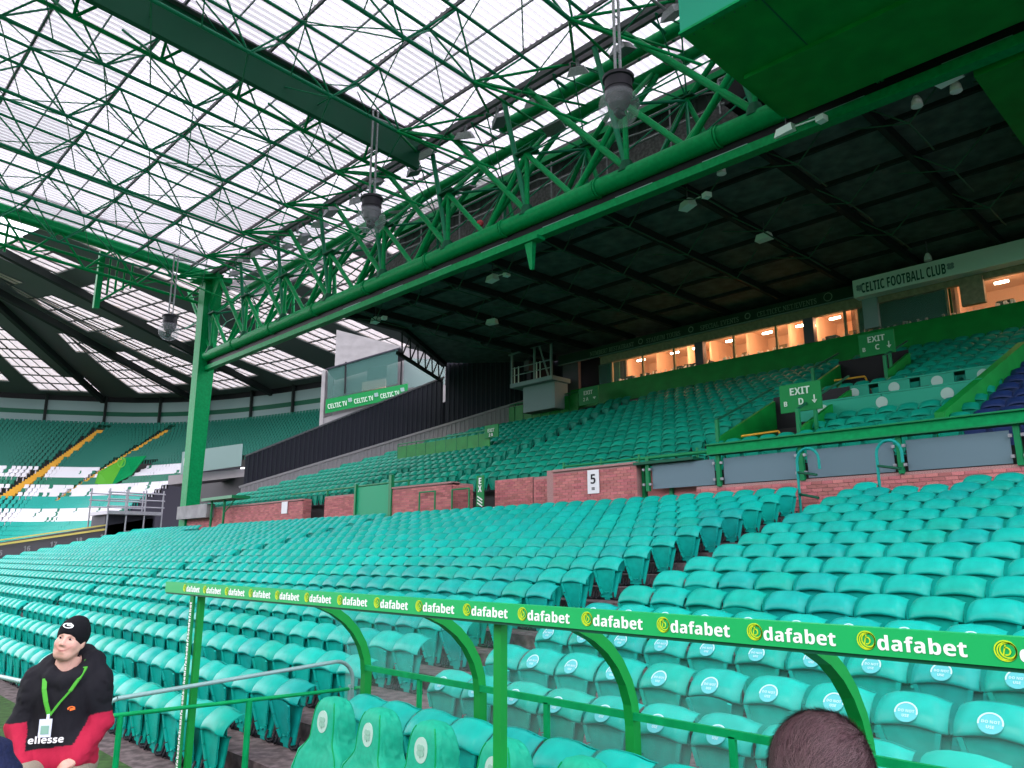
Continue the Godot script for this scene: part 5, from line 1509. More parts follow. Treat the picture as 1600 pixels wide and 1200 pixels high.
	var ds = [0.15, 0.145, 0.14, 0.135, 0.13, 0.127, 0.124, 0.12, 0.116, 0.112, 0.108, 0.104, 0.10, 0.095, 0.087, 0.074, 0.055, 0.03, 0.001]
	var shell = func(i, j):
		var g = TAU * i / 44.0
		var cx = cos(g)
		var cz = sin(g)
		var e = 0.42
		var x = signf(cx) * pow(absf(cx), e) * ws[j]
		var z = signf(cz) * pow(absf(cz), e) * ds[j]
		var y: float = ys[j]
		z += 0.06 * smoothstep(-0.1, -0.8, y) + (0.03 * x * x / 0.08 if z > 0 else 0.0)
		var side = absf(x) / maxf(ws[j], 0.01)
		var nz = wr.get_noise_3d(x * 2.0, y * 2.2 + z * 3.0, z * 3.0)
		var push = nz * (0.006 + 0.016 * smoothstep(0.75, 1.0, side)) + 0.010 * sin(y * 46.0 + z * 30.0 + nz * 6.0) * smoothstep(0.9, 1.0, side) * (1.0 if y < -0.1 else 0.4)
		if z > 0.03 and y < -0.22: push -= 0.010 * exp(-pow((absf(x) - 0.105) / 0.02, 2))
		if z > 0.03 and absf(y + 0.30) < 0.03 and absf(x) < 0.11: push -= 0.009
		var out = Vector3(x, 0, z).normalized()
		return Vector3(x, y, z) + out * push
	cv.grid(func(i, j): return shell.call(i, j), 44, ys.size() - 1, true)
	var pip := MB.new()
	for i in [6, 16]:
		var line := []
		for j in ys.size() - 3: line.append((shell.call(i, j) as Vector3) + Vector3(0, 0, 0.001))
		pip.path(line, 0.0055, 5)
	var piping = pip.mesh()
	# cushion
	cv.grid(func(i, j):
		var g = TAU * i / 20.0
		var r = [0.0, 0.13, 0.15, 0.15, 0.13, 0.0][j]
		var zz = [0.12, 0.12, 0.2, 0.5, 0.58, 0.60][j]
		return Vector3(signf(cos(g)) * pow(absf(cos(g)), 0.5) * r * 2.0, -0.86 + signf(sin(g)) * pow(absf(sin(g)), 0.5) * r * 0.7, zz), 20, 5)
	var cover = cv.mesh()
	var k := 0
	for a in [5.45, 4.84, 4.24, 3.56, 2.95, 2.34, 1.73]:
		t = thing("padded_seat", "padded dugout seat under a green cover with round crest, %s from the fence" % nth(k), "seat", "padded dugout seats", Transform3D(TO_PITCH * Basis(Vector3.UP, rng.randf_range(-0.06, 0.06)), P(a, 3.42, -1.14)))
		var cvr = put("cover", cover, M.cover, t)
		put("piping", piping, M.steel, cvr)
		put("crest", disc(0.068, 24, 0.02), M.crest_pale, cvr, Transform3D(Basis(Vector3.RIGHT, -0.06) * Basis().scaled(Vector3(0.95, 1.15, 1)), Vector3(0, -0.095, 0.089)))
		put("crest_clover", clover(0.045), M.crest_grey, cvr, Transform3D(Basis(Vector3.RIGHT, -0.06), Vector3(0, -0.095, 0.1095)))
		var sh := MB.new(); sh.box(Vector3(0, -1.1, 0.18), Vector3(0.36, 0.25, 0.4)); put("base", sh, M.bracket, t)
		k += 1

# ---------------------------------------------------------------- smooth bodies: tapered capsules joined on a grid
class Sdf:
	var lo: Vector3
	var nx: int
	var ny: int
	var nz: int
	var c: float
	var g: PackedFloat32Array
	var k := 0.04
	func setup(a: Vector3, b: Vector3, cell: float):
		lo = a; c = cell
		nx = int((b.x - a.x) / c) + 1; ny = int((b.y - a.y) / c) + 1; nz = int((b.z - a.z) / c) + 1
		g.resize(nx * ny * nz); g.fill(1.0)
	func blend(i: int, d: float, cut: bool):
		var o = g[i]
		if cut:
			d = -d
			var h = maxf(k - absf(o - d), 0.0) / k
			g[i] = maxf(o, d) + h * h * k * 0.25
		else:
			var h = maxf(k - absf(o - d), 0.0) / k
			g[i] = minf(o, d) - h * h * k * 0.25
	func cap(p: Vector3, q: Vector3, r0: float, r1: float, cut := false):
		var m = maxf(r0, r1) + k + 2 * c
		var a = ((p.min(q) - Vector3.ONE * m - lo) / c).floor()
		var b = ((p.max(q) + Vector3.ONE * m - lo) / c).ceil()
		var d = q - p
		var l2 = maxf(d.length_squared(), 1e-9)
		for z in range(maxi(0, int(a.z)), mini(nz, int(b.z) + 1)):
			for y in range(maxi(0, int(a.y)), mini(ny, int(b.y) + 1)):
				for x in range(maxi(0, int(a.x)), mini(nx, int(b.x) + 1)):
					var w = lo + Vector3(x, y, z) * c - p
					var t = clampf(w.dot(d) / l2, 0, 1)
					blend(x + nx * (y + ny * z), (w - d * t).length() - lerpf(r0, r1, t), cut)
	func egg(p: Vector3, r: Vector3, bs := Basis(), cut := false):
		var m = maxf(r.x, maxf(r.y, r.z)) + k + 2 * c
		var a = ((p - Vector3.ONE * m - lo) / c).floor()
		var b = ((p + Vector3.ONE * m - lo) / c).ceil()
		var inv = bs.inverse()
		for z in range(maxi(0, int(a.z)), mini(nz, int(b.z) + 1)):
			for y in range(maxi(0, int(a.y)), mini(ny, int(b.y) + 1)):
				for x in range(maxi(0, int(a.x)), mini(nx, int(b.x) + 1)):
					var w = inv * (lo + Vector3(x, y, z) * c - p)
					var q = (w / r).length()
					var q2 = (w / (r * r)).length()
					blend(x + nx * (y + ny * z), q * (q - 1.0) / maxf(q2, 1e-6), cut)
	func displace(f: Callable):
		for z in nz:
			for y in ny:
				for x in nx:
					var i = x + nx * (y + ny * z)
					if absf(g[i]) < 4 * c: g[i] += f.call(lo + Vector3(x, y, z) * c)
	func grad(p: Vector3) -> Vector3:
		var q = ((p - lo) / c).round()
		var x = clampi(int(q.x), 1, nx - 2)
		var y = clampi(int(q.y), 1, ny - 2)
		var z = clampi(int(q.z), 1, nz - 2)
		var i = x + nx * (y + ny * z)
		return Vector3(g[i + 1] - g[i - 1], g[i + nx] - g[i - nx], g[i + nx * ny] - g[i - nx * ny])
	func smooth_grad(p: Vector3) -> Vector3:
		var s = Vector3.ZERO
		for o in [Vector3(0, 0, 0), Vector3(0.5, 0, 0), Vector3(-0.5, 0, 0), Vector3(0, 0.5, 0), Vector3(0, -0.5, 0), Vector3(0, 0, 0.5), Vector3(0, 0, -0.5)]: s += grad(p + o * c)
		return s.normalized()
	func mesh(paint: Callable) -> ArrayMesh:
		var at := {}
		var v := PackedVector3Array()
		var n := PackedVector3Array()
		var co := PackedColorArray()
		var ix := PackedInt32Array()
		var sy = nx
		var sz = nx * ny
		var off = [0, 1, sy, sy + 1, sz, sz + 1, sz + sy, sz + sy + 1]
		var edges = [[0, 1], [2, 3], [4, 5], [6, 7], [0, 2], [1, 3], [4, 6], [5, 7], [0, 4], [1, 5], [2, 6], [3, 7]]
		for z in nz - 1:
			for y in ny - 1:
				for x in nx - 1:
					var i = x + sy * y + sz * z
					var neg := 0
					for o in off:
						if g[i + o] < 0: neg += 1
					if neg == 0 or neg == 8: continue
					var s = Vector3.ZERO
					var cnt := 0
					for e in edges:
						var a = g[i + off[e[0]]]
						var b = g[i + off[e[1]]]
						if (a < 0) != (b < 0):
							var t = a / (a - b)
							var pa = Vector3(e[0] & 1, (e[0] >> 1) & 1, (e[0] >> 2) & 1)
							var pb = Vector3(e[1] & 1, (e[1] >> 1) & 1, (e[1] >> 2) & 1)
							s += pa.lerp(pb, t); cnt += 1
					var p = lo + (Vector3(x, y, z) + s / cnt) * c
					at[i] = v.size()
					v.append(p)
					n.append(smooth_grad(p))
					co.append(paint.call(p))
		for i in at:
			var x = i % sy
			var y = (i / sy) % ny
			var z = i / sz
			if y > 0 and z > 0 and (g[i] < 0) != (g[i + 1] < 0): quad(ix, at, i, i - sy, i - sy - sz, i - sz, g[i] < 0)
			if x > 0 and z > 0 and (g[i] < 0) != (g[i + sy] < 0): quad(ix, at, i, i - sz, i - sz - 1, i - 1, g[i] < 0)
			if x > 0 and y > 0 and (g[i] < 0) != (g[i + sz] < 0): quad(ix, at, i, i - 1, i - 1 - sy, i - sy, g[i] < 0)
		var ar := []
		ar.resize(Mesh.ARRAY_MAX)
		ar[Mesh.ARRAY_VERTEX] = v; ar[Mesh.ARRAY_NORMAL] = n; ar[Mesh.ARRAY_COLOR] = co; ar[Mesh.ARRAY_INDEX] = ix
		var am := ArrayMesh.new()
		am.add_surface_from_arrays(Mesh.PRIMITIVE_TRIANGLES, ar)
		return am
	func quad(ix: PackedInt32Array, at: Dictionary, a: int, b: int, d: int, e: int, inside: bool):
		if not (at.has(a) and at.has(b) and at.has(d) and at.has(e)): return
		var q = [at[a], at[b], at[d], at[e]]
		if not inside: q.reverse()
		ix.append_array(PackedInt32Array([q[0], q[2], q[1], q[0], q[3], q[2]]))

# ---------------------------------------------------------------- people
func skin_at(p: Vector3) -> Color:          # natural colouring of a fair face, head centred on the origin, face towards +z
	var c = Color(0.56, 0.335, 0.27)
	var cheek = exp(-((absf(p.x) - 0.042) ** 2 + (p.y + 0.028) ** 2) / 0.0007) * (1.0 if p.z > 0.03 else 0.0)
	c = c.lerp(Color(0.56, 0.235, 0.20), 0.45 * cheek)
	if p.z > 0.06:
		var lip = exp(-(p.x ** 2) / 0.0013 - ((p.y + 0.066 - 11.0 * p.x * p.x) ** 2) / 0.00005)
		c = c.lerp(Color(0.40, 0.12, 0.11), 0.75 * lip)
		var line = exp(-(p.x ** 2) / 0.0016 - ((p.y + 0.066 - 12.0 * p.x * p.x) ** 2) / 0.000008)
		c = c.lerp(Color(0.16, 0.04, 0.04), 0.7 * line)
		var brow = exp(-((absf(p.x) - 0.034) ** 2) / 0.0004 - ((p.y - 0.030) ** 2) / 0.00003)
		c = c.lerp(Color(0.14, 0.07, 0.04), 0.6 * brow)
	var nose = exp(-(p.x * p.x + (p.y + 0.02) ** 2) / 0.0004) * (1.0 if p.z > 0.085 else 0.0)
	c = c.lerp(Color(0.58, 0.24, 0.20), 0.4 * nose)
	var socket = exp(-((absf(p.x) - 0.033) ** 2) / 0.0003 - ((p.y - 0.012) ** 2) / 0.00012) * (1.0 if p.z > 0.05 else 0.0)
	c = c.lerp(Color(0.36, 0.19, 0.15), 0.35 * socket)
	return c

func head_shape(sd: Sdf, o: Vector3, bs: Basis):
	sd.k = 0.03
	sd.egg(o + bs * Vector3(0, 0.035, -0.012), Vector3(0.078, 0.092, 0.098), bs)
	sd.egg(o + bs * Vector3(0, -0.03, 0.018), Vector3(0.072, 0.086, 0.078), bs)
	sd.egg(o + bs * Vector3(0, -0.082, 0.042), Vector3(0.046, 0.030, 0.034), bs)
	for s in [-1, 1]:
		sd.cap(o + bs * Vector3(s * 0.050, -0.045, 0.015), o + bs * Vector3(s * 0.025, -0.092, 0.05), 0.022, 0.02)
		sd.egg(o + bs * Vector3(s * 0.038, -0.024, 0.062), Vector3(0.024, 0.020, 0.018), bs)
	sd.k = 0.012
	sd.cap(o + bs * Vector3(0, 0.018, 0.086), o + bs * Vector3(0, -0.024, 0.106), 0.008, 0.0125)
	for s in [-1, 1]:
		sd.egg(o + bs * Vector3(s * 0.012, -0.028, 0.096), Vector3(0.009, 0.008, 0.010), bs)
		sd.cap(o + bs * Vector3(s * 0.018, 0.028, 0.084), o + bs * Vector3(s * 0.05, 0.026, 0.066), 0.008, 0.007)
		sd.egg(o + bs * Vector3(s * 0.031, 0.010, 0.092), Vector3(0.016, 0.010, 0.011), bs, true)
		sd.egg(o + bs * Vector3(s * 0.080, -0.005, -0.008), Vector3(0.010, 0.030, 0.018), bs)
	for s in [-1, 1]: sd.cap(o + bs * Vector3(0, -0.062, 0.087), o + bs * Vector3(s * 0.025, -0.056, 0.079), 0.007, 0.005)
	sd.cap(o + bs * Vector3(-0.016, -0.073, 0.082), o + bs * Vector3(0.016, -0.073, 0.082), 0.007, 0.007)

func hand(sd: Sdf, wrist: Vector3, along: Vector3, palm: Vector3):     # slightly curled fingers
	along = along.normalized()
	var side = along.cross(palm).normalized()
	palm = side.cross(along).normalized()
	sd.k = 0.012
	sd.cap(wrist, wrist + along * 0.07, 0.028, 0.034)
	for f in 4:
		var x = side * (f - 1.5) * 0.019
		var L = [0.068, 0.080, 0.074, 0.056][f]
		var b = wrist + along * 0.085 + x
		sd.cap(wrist + along * 0.03 + x, b, 0.014, 0.0105)
		var m = b + along * L * 0.45 + palm * L * 0.18
		var e = m + along * L * 0.25 + palm * L * 0.42
		sd.k = 0.006
		sd.cap(b, m, 0.010, 0.009); sd.cap(m, e, 0.009, 0.0075)
		sd.k = 0.012
	var tb = wrist + along * 0.025 - side * 0.028
	sd.cap(wrist + along * 0.02 - side * 0.01, tb, 0.018, 0.014)
	sd.cap(tb, tb + along * 0.045 - side * 0.022 + palm * 0.015, 0.0125, 0.011)
	sd.cap(tb + along * 0.045 - side * 0.022 + palm * 0.015, tb + along * 0.072 - side * 0.018 + palm * 0.030, 0.011, 0.009)

func seated_man():
	# local frame: hips at the origin, +z ahead, +x his left
	var H = Vector3(0.0, 0.745, 0.03)                    # centre of the head
	var hb = Basis.from_euler(Vector3(-0.17, -0.14, -0.18))
	var at = P(5.82, 1.63, -1.30)
	var t := thing("person", "seated person in black beanie and black and red hooded top with green lanyard", "person", "", Transform3D(Basis(Vector3.UP, -0.52), at))
	var j = {"neck": Vector3(0, 0.60, -0.02), "chest": Vector3(0, 0.40, -0.02), "belly": Vector3(0, 0.16, 0.03),
		"sl": Vector3(0.165, 0.50, -0.02), "el": Vector3(0.225, 0.235, -0.01), "wl": Vector3(0.15, 0.06, 0.20),
		"sr": Vector3(-0.165, 0.50, -0.02), "er": Vector3(-0.235, 0.245, 0.04), "wr": Vector3(-0.13, 0.06, 0.24),
		"hl": Vector3(0.10, 0, 0), "kl": Vector3(0.19, -0.12, 0.42), "fl": Vector3(0.20, -0.42, 0.42),
		"hr": Vector3(-0.10, 0, 0), "kr": Vector3(-0.10, -0.02, 0.46), "fr": Vector3(-0.20, -0.42, 0.36)}
	var sd := Sdf.new()
	sd.setup(Vector3(-0.45, -0.65, -0.28), Vector3(0.45, 0.66, 0.70), 0.014)
	sd.k = 0.05
	sd.cap(j.belly, j.chest, 0.15, 0.15); sd.cap(j.chest + Vector3(-0.08, 0.02, 0), j.chest + Vector3(0.08, 0.02, 0), 0.13, 0.13)
	sd.cap(j.chest, j.neck, 0.10, 0.058); sd.cap(j.neck, H + Vector3(0, -0.09, -0.03), 0.060, 0.058)
	sd.cap(Vector3(-0.07, 0.02, 0), Vector3(0.07, 0.02, 0), 0.14, 0.14)
	for s in ["l", "r"]:
		sd.cap(j["s" + s], j["e" + s], 0.058, 0.046); sd.cap(j["e" + s], j["w" + s], 0.044, 0.030)
		sd.cap(j["h" + s], j["k" + s], 0.085, 0.06); sd.cap(j["k" + s], j["f" + s], 0.056, 0.042)
		sd.cap(j["f" + s], j["f" + s] + Vector3(0, -0.04, 0.16), 0.045, 0.036)
	hand(sd, j.wl, Vector3(-0.5, -0.25, 0.6), Vector3(0, -1, 0)); hand(sd, j.wr, Vector3(0.5, -0.25, 0.6), Vector3(0, -1, 0))
	var skin = func(p): return Color(0.52, 0.31, 0.25)
	put("body", sd.mesh(skin), M.skin, t)
	var hd := Sdf.new()
	hd.setup(Vector3(-0.13, -0.21, -0.15), Vector3(0.13, 0.16, 0.15), 0.0045)
	head_shape(hd, Vector3.ZERO, Basis())
	hd.k = 0.03
	hd.cap(Vector3(0, -0.07, -0.03), Vector3(0, -0.20, -0.05), 0.056, 0.060)
	var hx = Transform3D(hb, H)
	var hdn = put("head", hd.mesh(skin_at), M.skin, t, hx)
	for s in [-1, 1]:
		var e := MB.new(); e.lathe([Vector2(0, -0.0095), Vector2(0.0068, -0.0066), Vector2(0.0098, 0), Vector2(0.0068, 0.0066), Vector2(0, 0.0095)], 12)
		var o = put("eye", e, M.eye, hdn, Transform3D(Basis().scaled(Vector3(1, 0.6, 1)), Vector3(s * 0.031, 0.009, 0.0775)))
		e = MB.new(); e.add(disc(0.0058, 12, 0.002), Transform3D())
		put("iris", e, M.lens, hdn, Transform3D(Basis(), Vector3(s * 0.031 - 0.002, 0.010, 0.0868)))
	# beanie
	var bn := Sdf.new()
	bn.setup(Vector3(-0.14, -0.08, -0.16), Vector3(0.14, 0.19, 0.16), 0.006)
	bn.k = 0.02
	bn.egg(Vector3(0, 0.048, -0.014), Vector3(0.094, 0.112, 0.112))
	bn.egg(Vector3(0, 0.135, -0.035), Vector3(0.05, 0.028, 0.055))
	bn.k = 0.006
	bn.cap(Vector3(-0.2, -0.045, 0.17), Vector3(0.2, -0.045, 0.17), 0.115, 0.115, true)
	bn.cap(Vector3(-0.2, -0.11, -0.02), Vector3(0.2, -0.11, -0.02), 0.085, 0.085, true)
	var bnn = put("beanie", bn.mesh(plain), M.knit, t, hx)
	var lg := MB.new(); lg.add(ring(0.018, 0.024, 18, 0.002), Transform3D(Basis().scaled(Vector3(1.4, 0.75, 1))))
	lg.box(Vector3(0.006, 0.003, 0.001), Vector3(0.03, 0.009, 0.003)); lg.box(Vector3(-0.004, 0.014, 0.001), Vector3(0.03, 0.005, 0.003), Basis(Vector3.BACK, 0.3))
	put("beanie_logo", lg, M.white, bnn, Transform3D(Basis(Vector3.RIGHT, -0.42), Vector3(-0.01, 0.088, 0.092)))
	# hooded top: black above, red below and on the sleeves
	var ho := Sdf.new()
	ho.setup(Vector3(-0.42, -0.14, -0.30), Vector3(0.42, 0.72, 0.40), 0.0085)
	ho.k = 0.06
	ho.cap(j.belly + Vector3(0, -0.1, 0), j.chest, 0.180, 0.165)
	ho.cap(j.belly + Vector3(-0.07, -0.12, 0.02), j.belly + Vector3(0.07, -0.12, 0.02), 0.165, 0.165)
	ho.cap(j.chest + Vector3(-0.11, 0.02, 0), j.chest + Vector3(0.11, 0.02, 0), 0.145, 0.145)
	for s in ["l", "r"]:
		ho.cap(j["s" + s], j["e" + s], 0.078, 0.068); ho.cap(j["e" + s], j["w" + s], 0.068, 0.052)
		ho.cap(j["s" + s] * Vector3(0.5, 1, 1) + Vector3(0, 0.05, 0), j["s" + s], 0.085, 0.085)
	ho.k = 0.035
	var hoodp := [Vector3(0, 0.505, 0.105), Vector3(0.075, 0.525, 0.085), Vector3(0.125, 0.565, 0.015), Vector3(0.125, 0.61, -0.075), Vector3(0.06, 0.635, -0.14), Vector3(-0.06, 0.625, -0.14), Vector3(-0.115, 0.60, -0.07), Vector3(-0.115, 0.555, 0.02), Vector3(-0.07, 0.525, 0.085)]
	var hoodr := [0.040, 0.044, 0.052, 0.062, 0.066, 0.062, 0.052, 0.046, 0.042]
	for i in 9: ho.cap(hoodp[i], hoodp[(i + 1) % 9], hoodr[i], hoodr[(i + 1) % 9])      # hood lying round the neck
	ho.cap(Vector3(0, 0.52, -0.16), Vector3(0.02, 0.42, -0.18), 0.09, 0.06)
	ho.k = 0.02
	ho.cap(Vector3(0, 0.565, 0.0), Vector3(0, 0.80, 0.06), 0.070, 0.10, true)
	var folds := FastNoiseLite.new()
	folds.seed = 9; folds.frequency = 4.0; folds.fractal_octaves = 4
	ho.displace(func(p): return folds.get_noise_3d(p.x * 1.9, p.y * 0.8 + absf(p.x) * 1.3, p.z * 1.2) * 0.013 + 0.003 * sin(p.y * 70.0 + p.x * 25.0 + folds.get_noise_3d(p.x, p.y, p.z) * 8.0) * smoothstep(0.16, 0.22, absf(p.x)))
	var top = put("hooded_top", ho.mesh(func(p):
		var ax = absf(p.x)
		var edge = 0.135 if ax < 0.125 else lerpf(0.135, 0.285, minf((ax - 0.125) / 0.05, 1.0))
		edge += 0.012 * p.x / 0.2
		return Color(0.010, 0.010, 0.014) if p.y > edge else Color(0.37, 0.014, 0.045)), M.hoodie, t)
	# trousers
	var tr := Sdf.new()
	tr.setup(Vector3(-0.36, -0.52, -0.22), Vector3(0.36, 0.22, 0.62), 0.016)
	tr.k = 0.05
	tr.cap(Vector3(-0.08, 0.0, 0), Vector3(0.08, 0.0, 0), 0.155, 0.155)
	for s in ["l", "r"]:
		tr.cap(j["h" + s], j["k" + s], 0.105, 0.080); tr.cap(j["k" + s], j["f" + s], 0.076, 0.065)
	put("trousers", tr.mesh(plain), M.khaki, t)
	for s in ["l", "r"]:
		var sh := Sdf.new()
		var f = j["f" + s]
		sh.setup(f + Vector3(-0.1, -0.12, -0.12), f + Vector3(0.1, 0.06, 0.28), 0.012)
		sh.k = 0.03
		sh.cap(f + Vector3(0, -0.03, -0.03), f + Vector3(0, -0.05, 0.17), 0.056, 0.048)
		put("shoe", sh.mesh(plain), M.black, t)
	# lanyard, badge, chest marks
	var zs = 0.185
	var la := MB.new()
	var lp := [Vector3(0.110, 0.625, 0.03), Vector3(0.118, 0.58, 0.085), Vector3(0.098, 0.52, 0.138), Vector3(0.066, 0.455, 0.172), Vector3(0.02, 0.395, 0.190), Vector3(-0.022, 0.325, 0.209)]
	var rp := [Vector3(-0.098, 0.53, 0.128), Vector3(-0.085, 0.47, 0.160), Vector3(-0.06, 0.40, 0.186), Vector3(-0.026, 0.325, 0.209)]
	for l in [lp, rp]:
		for i in l.size() - 1: la.beam(l[i], l[i + 1], 0.026, 0.008)
	var lan = put("lanyard", la, M.lanyard, t)
	la = MB.new(); la.box(Vector3(-0.034, 0.255, 0.229), Vector3(0.070, 0.105, 0.006), Basis(Vector3.RIGHT, 0.04)); la.box(Vector3(-0.028, 0.318, 0.216), Vector3(0.016, 0.03, 0.010)); put("badge", la, M.badge, lan)
	la = MB.new(); la.box(Vector3(-0.034, 0.245, 0.2335), Vector3(0.045, 0.05, 0.002), Basis(Vector3.RIGHT, 0.04)); put("badge_print", la, M.crest_grey, lan)
	text("chest_lettering", "ellesse", 0.038, M.white, top, Transform3D(Basis(Vector3.RIGHT, 0.03) * Basis().scaled(Vector3(1.15, 1, 1)), Vector3(-0.020, 0.188, 0.234)), 0.008)
	la = MB.new(); la.add(ring(0.010, 0.017, 12, 0.004, 0.2, 3.6), Transform3D(Basis().scaled(Vector3(1.3, 0.8, 1)))); la.box(Vector3(0.006, -0.004, 0.002), Vector3(0.03, 0.014, 0.004), Basis(Vector3.BACK, 0.2))
	put("chest_logo", la, M.orange, top, Transform3D(Basis(Vector3.UP, 0.35), Vector3(0.088, 0.355, 0.182)))
	# what he sits on
	t = thing("bench", "low grey bench at the pitch side under the seated person", "bench")
	var m := MB.new(); m.box(P(5.85, 1.64, -1.485), Vector3(0.42, 0.06, 3.2)); put("seat", m, M.galv, t)
	for a in [4.5, 7.2]:
		m = MB.new(); m.box(P(a, 1.64, -1.68), Vector3(0.36, 0.34, 0.06)); put("leg", m, M.galv_dark, t)

func dark_haired_person():
	var t := thing("person", "person with short dark hair seen from behind at the bottom right", "person", "", Transform3D(Basis(Vector3.UP, atan2(0.95, 0.05)), P(0.71, 1.52, -0.43)))
	var sd := Sdf.new()
	sd.setup(Vector3(-0.13, -0.21, -0.15), Vector3(0.13, 0.16, 0.15), 0.0045)
	head_shape(sd, Vector3.ZERO, Basis())
	sd.k = 0.03
	sd.cap(Vector3(0, -0.07, -0.03), Vector3(0, -0.20, -0.05), 0.056, 0.060)
	put("head", sd.mesh(skin_at), M.skin, t)
	var hr := Sdf.new()
	hr.setup(Vector3(-0.14, -0.16, -0.17), Vector3(0.14, 0.17, 0.14), 0.0045)
	hr.k = 0.02
	hr.egg(Vector3(0, 0.036, -0.016), Vector3(0.090, 0.103, 0.110))
	hr.egg(Vector3(0, -0.03, -0.055), Vector3(0.074, 0.08, 0.066))
	hr.k = 0.01
	hr.egg(Vector3(0, -0.02, 0.105), Vector3(0.085, 0.082, 0.075), Basis(), true)
	for s in [-1, 1]: hr.egg(Vector3(s * 0.095, -0.03, 0.0), Vector3(0.03, 0.05, 0.028), Basis(), true)
	var st := FastNoiseLite.new()
	st.seed = 12; st.frequency = 26.0; st.fractal_octaves = 3
	hr.displace(func(p): return st.get_noise_3d(p.x * 1.2, p.y * 0.25, p.z * 0.35) * 0.004)
	put("hair", hr.mesh(plain), M.hair, t)
	# loose strands along the outline
	var tuft := MB.new()
	for i in 15000:
		var u = rng.randf_range(-1, 1)
		var g = rng.randf() * TAU
		var d = Vector3(sqrt(1 - u * u) * cos(g), u, sqrt(1 - u * u) * sin(g))
		if d.y < -0.25 or (d.z > 0.55 and d.y < 0.5): continue
		var p = Vector3(0, 0.036, -0.016) + d * Vector3(0.089, 0.102, 0.109)
		var flow = (Vector3(d.z * 0.3, -0.25, -0.9 - d.y) + Vector3(rng.randf_range(-0.5, 0.5), rng.randf_range(-0.3, 0.3), rng.randf_range(-0.3, 0.3)))
		flow = (flow - d * flow.dot(d)).normalized()
		var q = p + flow * rng.randf_range(0.02, 0.045) + d * rng.randf_range(0.0005, 0.005)
		var w = flow.cross(d) * 0.0007
		var kc = rng.randf_range(0.25, 1.9)
		tuft.col = Color(kc, kc * rng.randf_range(0.85, 1.0), kc)
		tuft.tri(p - w, p + w, q)
	stuff("strands", tuft, M.strand, t)
	var b := Sdf.new()
	b.setup(Vector3(-0.38, -0.95, -0.26), Vector3(0.38, -0.12, 0.50), 0.016)
	b.k = 0.06
	b.cap(Vector3(0, -0.60, 0), Vector3(0, -0.32, -0.04), 0.16, 0.16)
	b.cap(Vector3(-0.15, -0.27, -0.04), Vector3(0.15, -0.27, -0.04), 0.08, 0.08)
	b.cap(Vector3(0, -0.30, -0.04), Vector3(0, -0.17, -0.04), 0.09, 0.065)
	for s in [-1, 1]:
		b.cap(Vector3(s * 0.19, -0.28, -0.04), Vector3(s * 0.26, -0.55, 0.0), 0.07, 0.06)
		b.cap(Vector3(s * 0.26, -0.55, 0.0), Vector3(s * 0.12, -0.68, 0.24), 0.058, 0.045)
		b.cap(Vector3(s * 0.1, -0.80, 0), Vector3(s * 0.14, -0.80, 0.42), 0.10, 0.075)
	put("jacket", b.mesh(plain), M.navy_cloth, t)

func far_stand():          # the stand across the pitch, behind the photographer
	var m := MB.new()
	m.hexa([P(110, -75, -2), P(-110, -75, -2), P(-110, -125, -2), P(110, -125, -2)], [P(110, -75, 0), P(-110, -75, 0), P(-110, -125, 27), P(110, -125, 27)])
	m.hexa([P(110, -82, 31), P(-110, -82, 31), P(-110, -128, 26), P(110, -128, 26)], [P(110, -82, 33), P(-110, -82, 33), P(-110, -128, 34), P(110, -128, 34)])
	setting("far_stand", m, M.seat_green)

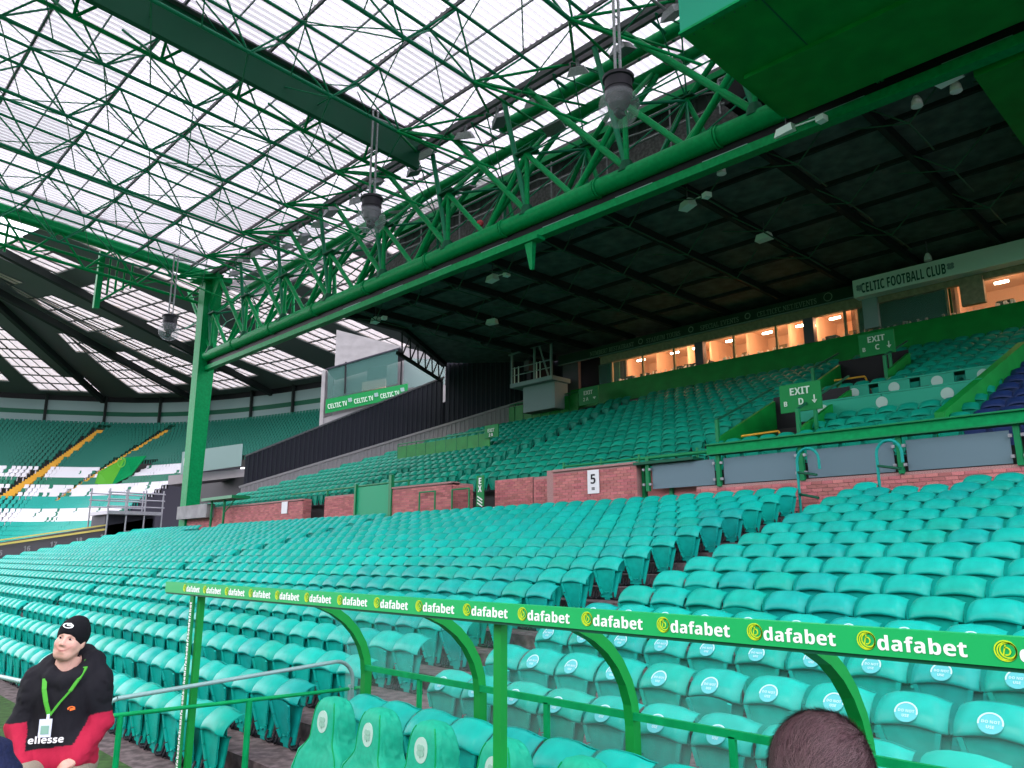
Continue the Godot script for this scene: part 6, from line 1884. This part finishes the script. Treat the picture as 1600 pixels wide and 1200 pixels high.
func navy_person():
	var t := thing("person", "person in navy padded jacket cut off by the bottom left corner", "person", "", Transform3D(Basis(Vector3.UP, atan2(-0.5, 0.86)), P(3.40, 0.51, -1.21)))
	var b := Sdf.new()
	b.setup(Vector3(-0.42, -0.25, -0.30), Vector3(0.42, 0.78, 0.60), 0.014)
	b.k = 0.05
	b.cap(Vector3(0, 0.1, 0), Vector3(0, 0.40, 0), 0.20, 0.19)
	b.cap(Vector3(-0.16, 0.47, 0), Vector3(0.16, 0.47, 0), 0.12, 0.12)
	for s in [-1, 1]:
		b.cap(Vector3(s * 0.22, 0.48, 0), Vector3(s * 0.30, 0.20, 0.06), 0.10, 0.09)
		b.cap(Vector3(s * 0.30, 0.20, 0.06), Vector3(s * 0.15, 0.08, 0.30), 0.09, 0.07)
		b.cap(Vector3(s * 0.1, 0, 0), Vector3(s * 0.16, 0.02, 0.45), 0.11, 0.085)
	var wr := FastNoiseLite.new()
	wr.seed = 5; wr.frequency = 5.0
	b.displace(func(p): return 0.010 * sin(p.y * 62.0) + 0.012 * wr.get_noise_3d(p.x, p.y, p.z))
	put("jacket", b.mesh(plain), M.navy_cloth, t)
	var hd := Sdf.new()
	hd.setup(Vector3(-0.13, -0.21, -0.15), Vector3(0.13, 0.16, 0.15), 0.007)
	head_shape(hd, Vector3.ZERO, Basis())
	hd.k = 0.03
	hd.cap(Vector3(0, -0.07, -0.03), Vector3(0, -0.20, -0.05), 0.056, 0.060)
	put("head", hd.mesh(skin_at), M.skin, t, Transform3D(Basis(), Vector3(0, 0.78, 0.02)))

# ---------------------------------------------------------------- all of it
func _ready():
	rng.seed = 1888
	cam = Camera3D.new()
	cam.name = "camera"
	cam.fov = 53.1301
	cam.near = 0.05; cam.far = 900
	cam.transform = Transform3D(Basis.from_euler(Vector3(deg_to_rad(12.5), deg_to_rad(-44.3), 0)), Vector3(0, G, 0))
	add_child(cam)
	cam.current = true
	var we := WorldEnvironment.new()
	we.name = "environment"
	var env := Environment.new()
	env.background_mode = Environment.BG_SKY
	var sky := Sky.new()
	var ps := ProceduralSkyMaterial.new()
	ps.sky_top_color = Color(0.86, 0.845, 0.90); ps.sky_horizon_color = Color(0.90, 0.88, 0.92); ps.sky_curve = 0.25
	ps.ground_bottom_color = Color(0.20, 0.23, 0.20); ps.ground_horizon_color = Color(0.45, 0.47, 0.46)
	ps.sky_energy_multiplier = SKY_E; ps.ground_energy_multiplier = 1.0
	sky.sky_material = ps
	env.sky = sky
	env.tonemap_mode = Environment.TONE_MAPPER_LINEAR
	env.tonemap_exposure = EXPO
	env.sdfgi_enabled = true; env.ssao_enabled = true; env.ssil_enabled = true
	we.environment = env
	add_child(we)
	var sun := DirectionalLight3D.new()
	sun.name = "sun"
	sun.light_color = Color(1.0, 0.98, 0.95); sun.light_energy = SUN_E; sun.light_angular_distance = 25; sun.shadow_enabled = true
	add_child(sun)
	sun.look_at_from_position(P(10, -30, 45), P(12, 8, 0), Vector3.UP)
	materials()
	ground()
	corner_stand()
	far_stand()
	end_wall()
	rear_roof()
	clear_roof()
	main_truss()
	upper_tier()
	boxes()
	studio()
	brick_wall()
	gantry()
	seats()
	dugout()
	seated_man()
	dark_haired_person()
	navy_person()

const SKY_E := 1.6
const EXPO := 1.98
const SUN_E := 0.35
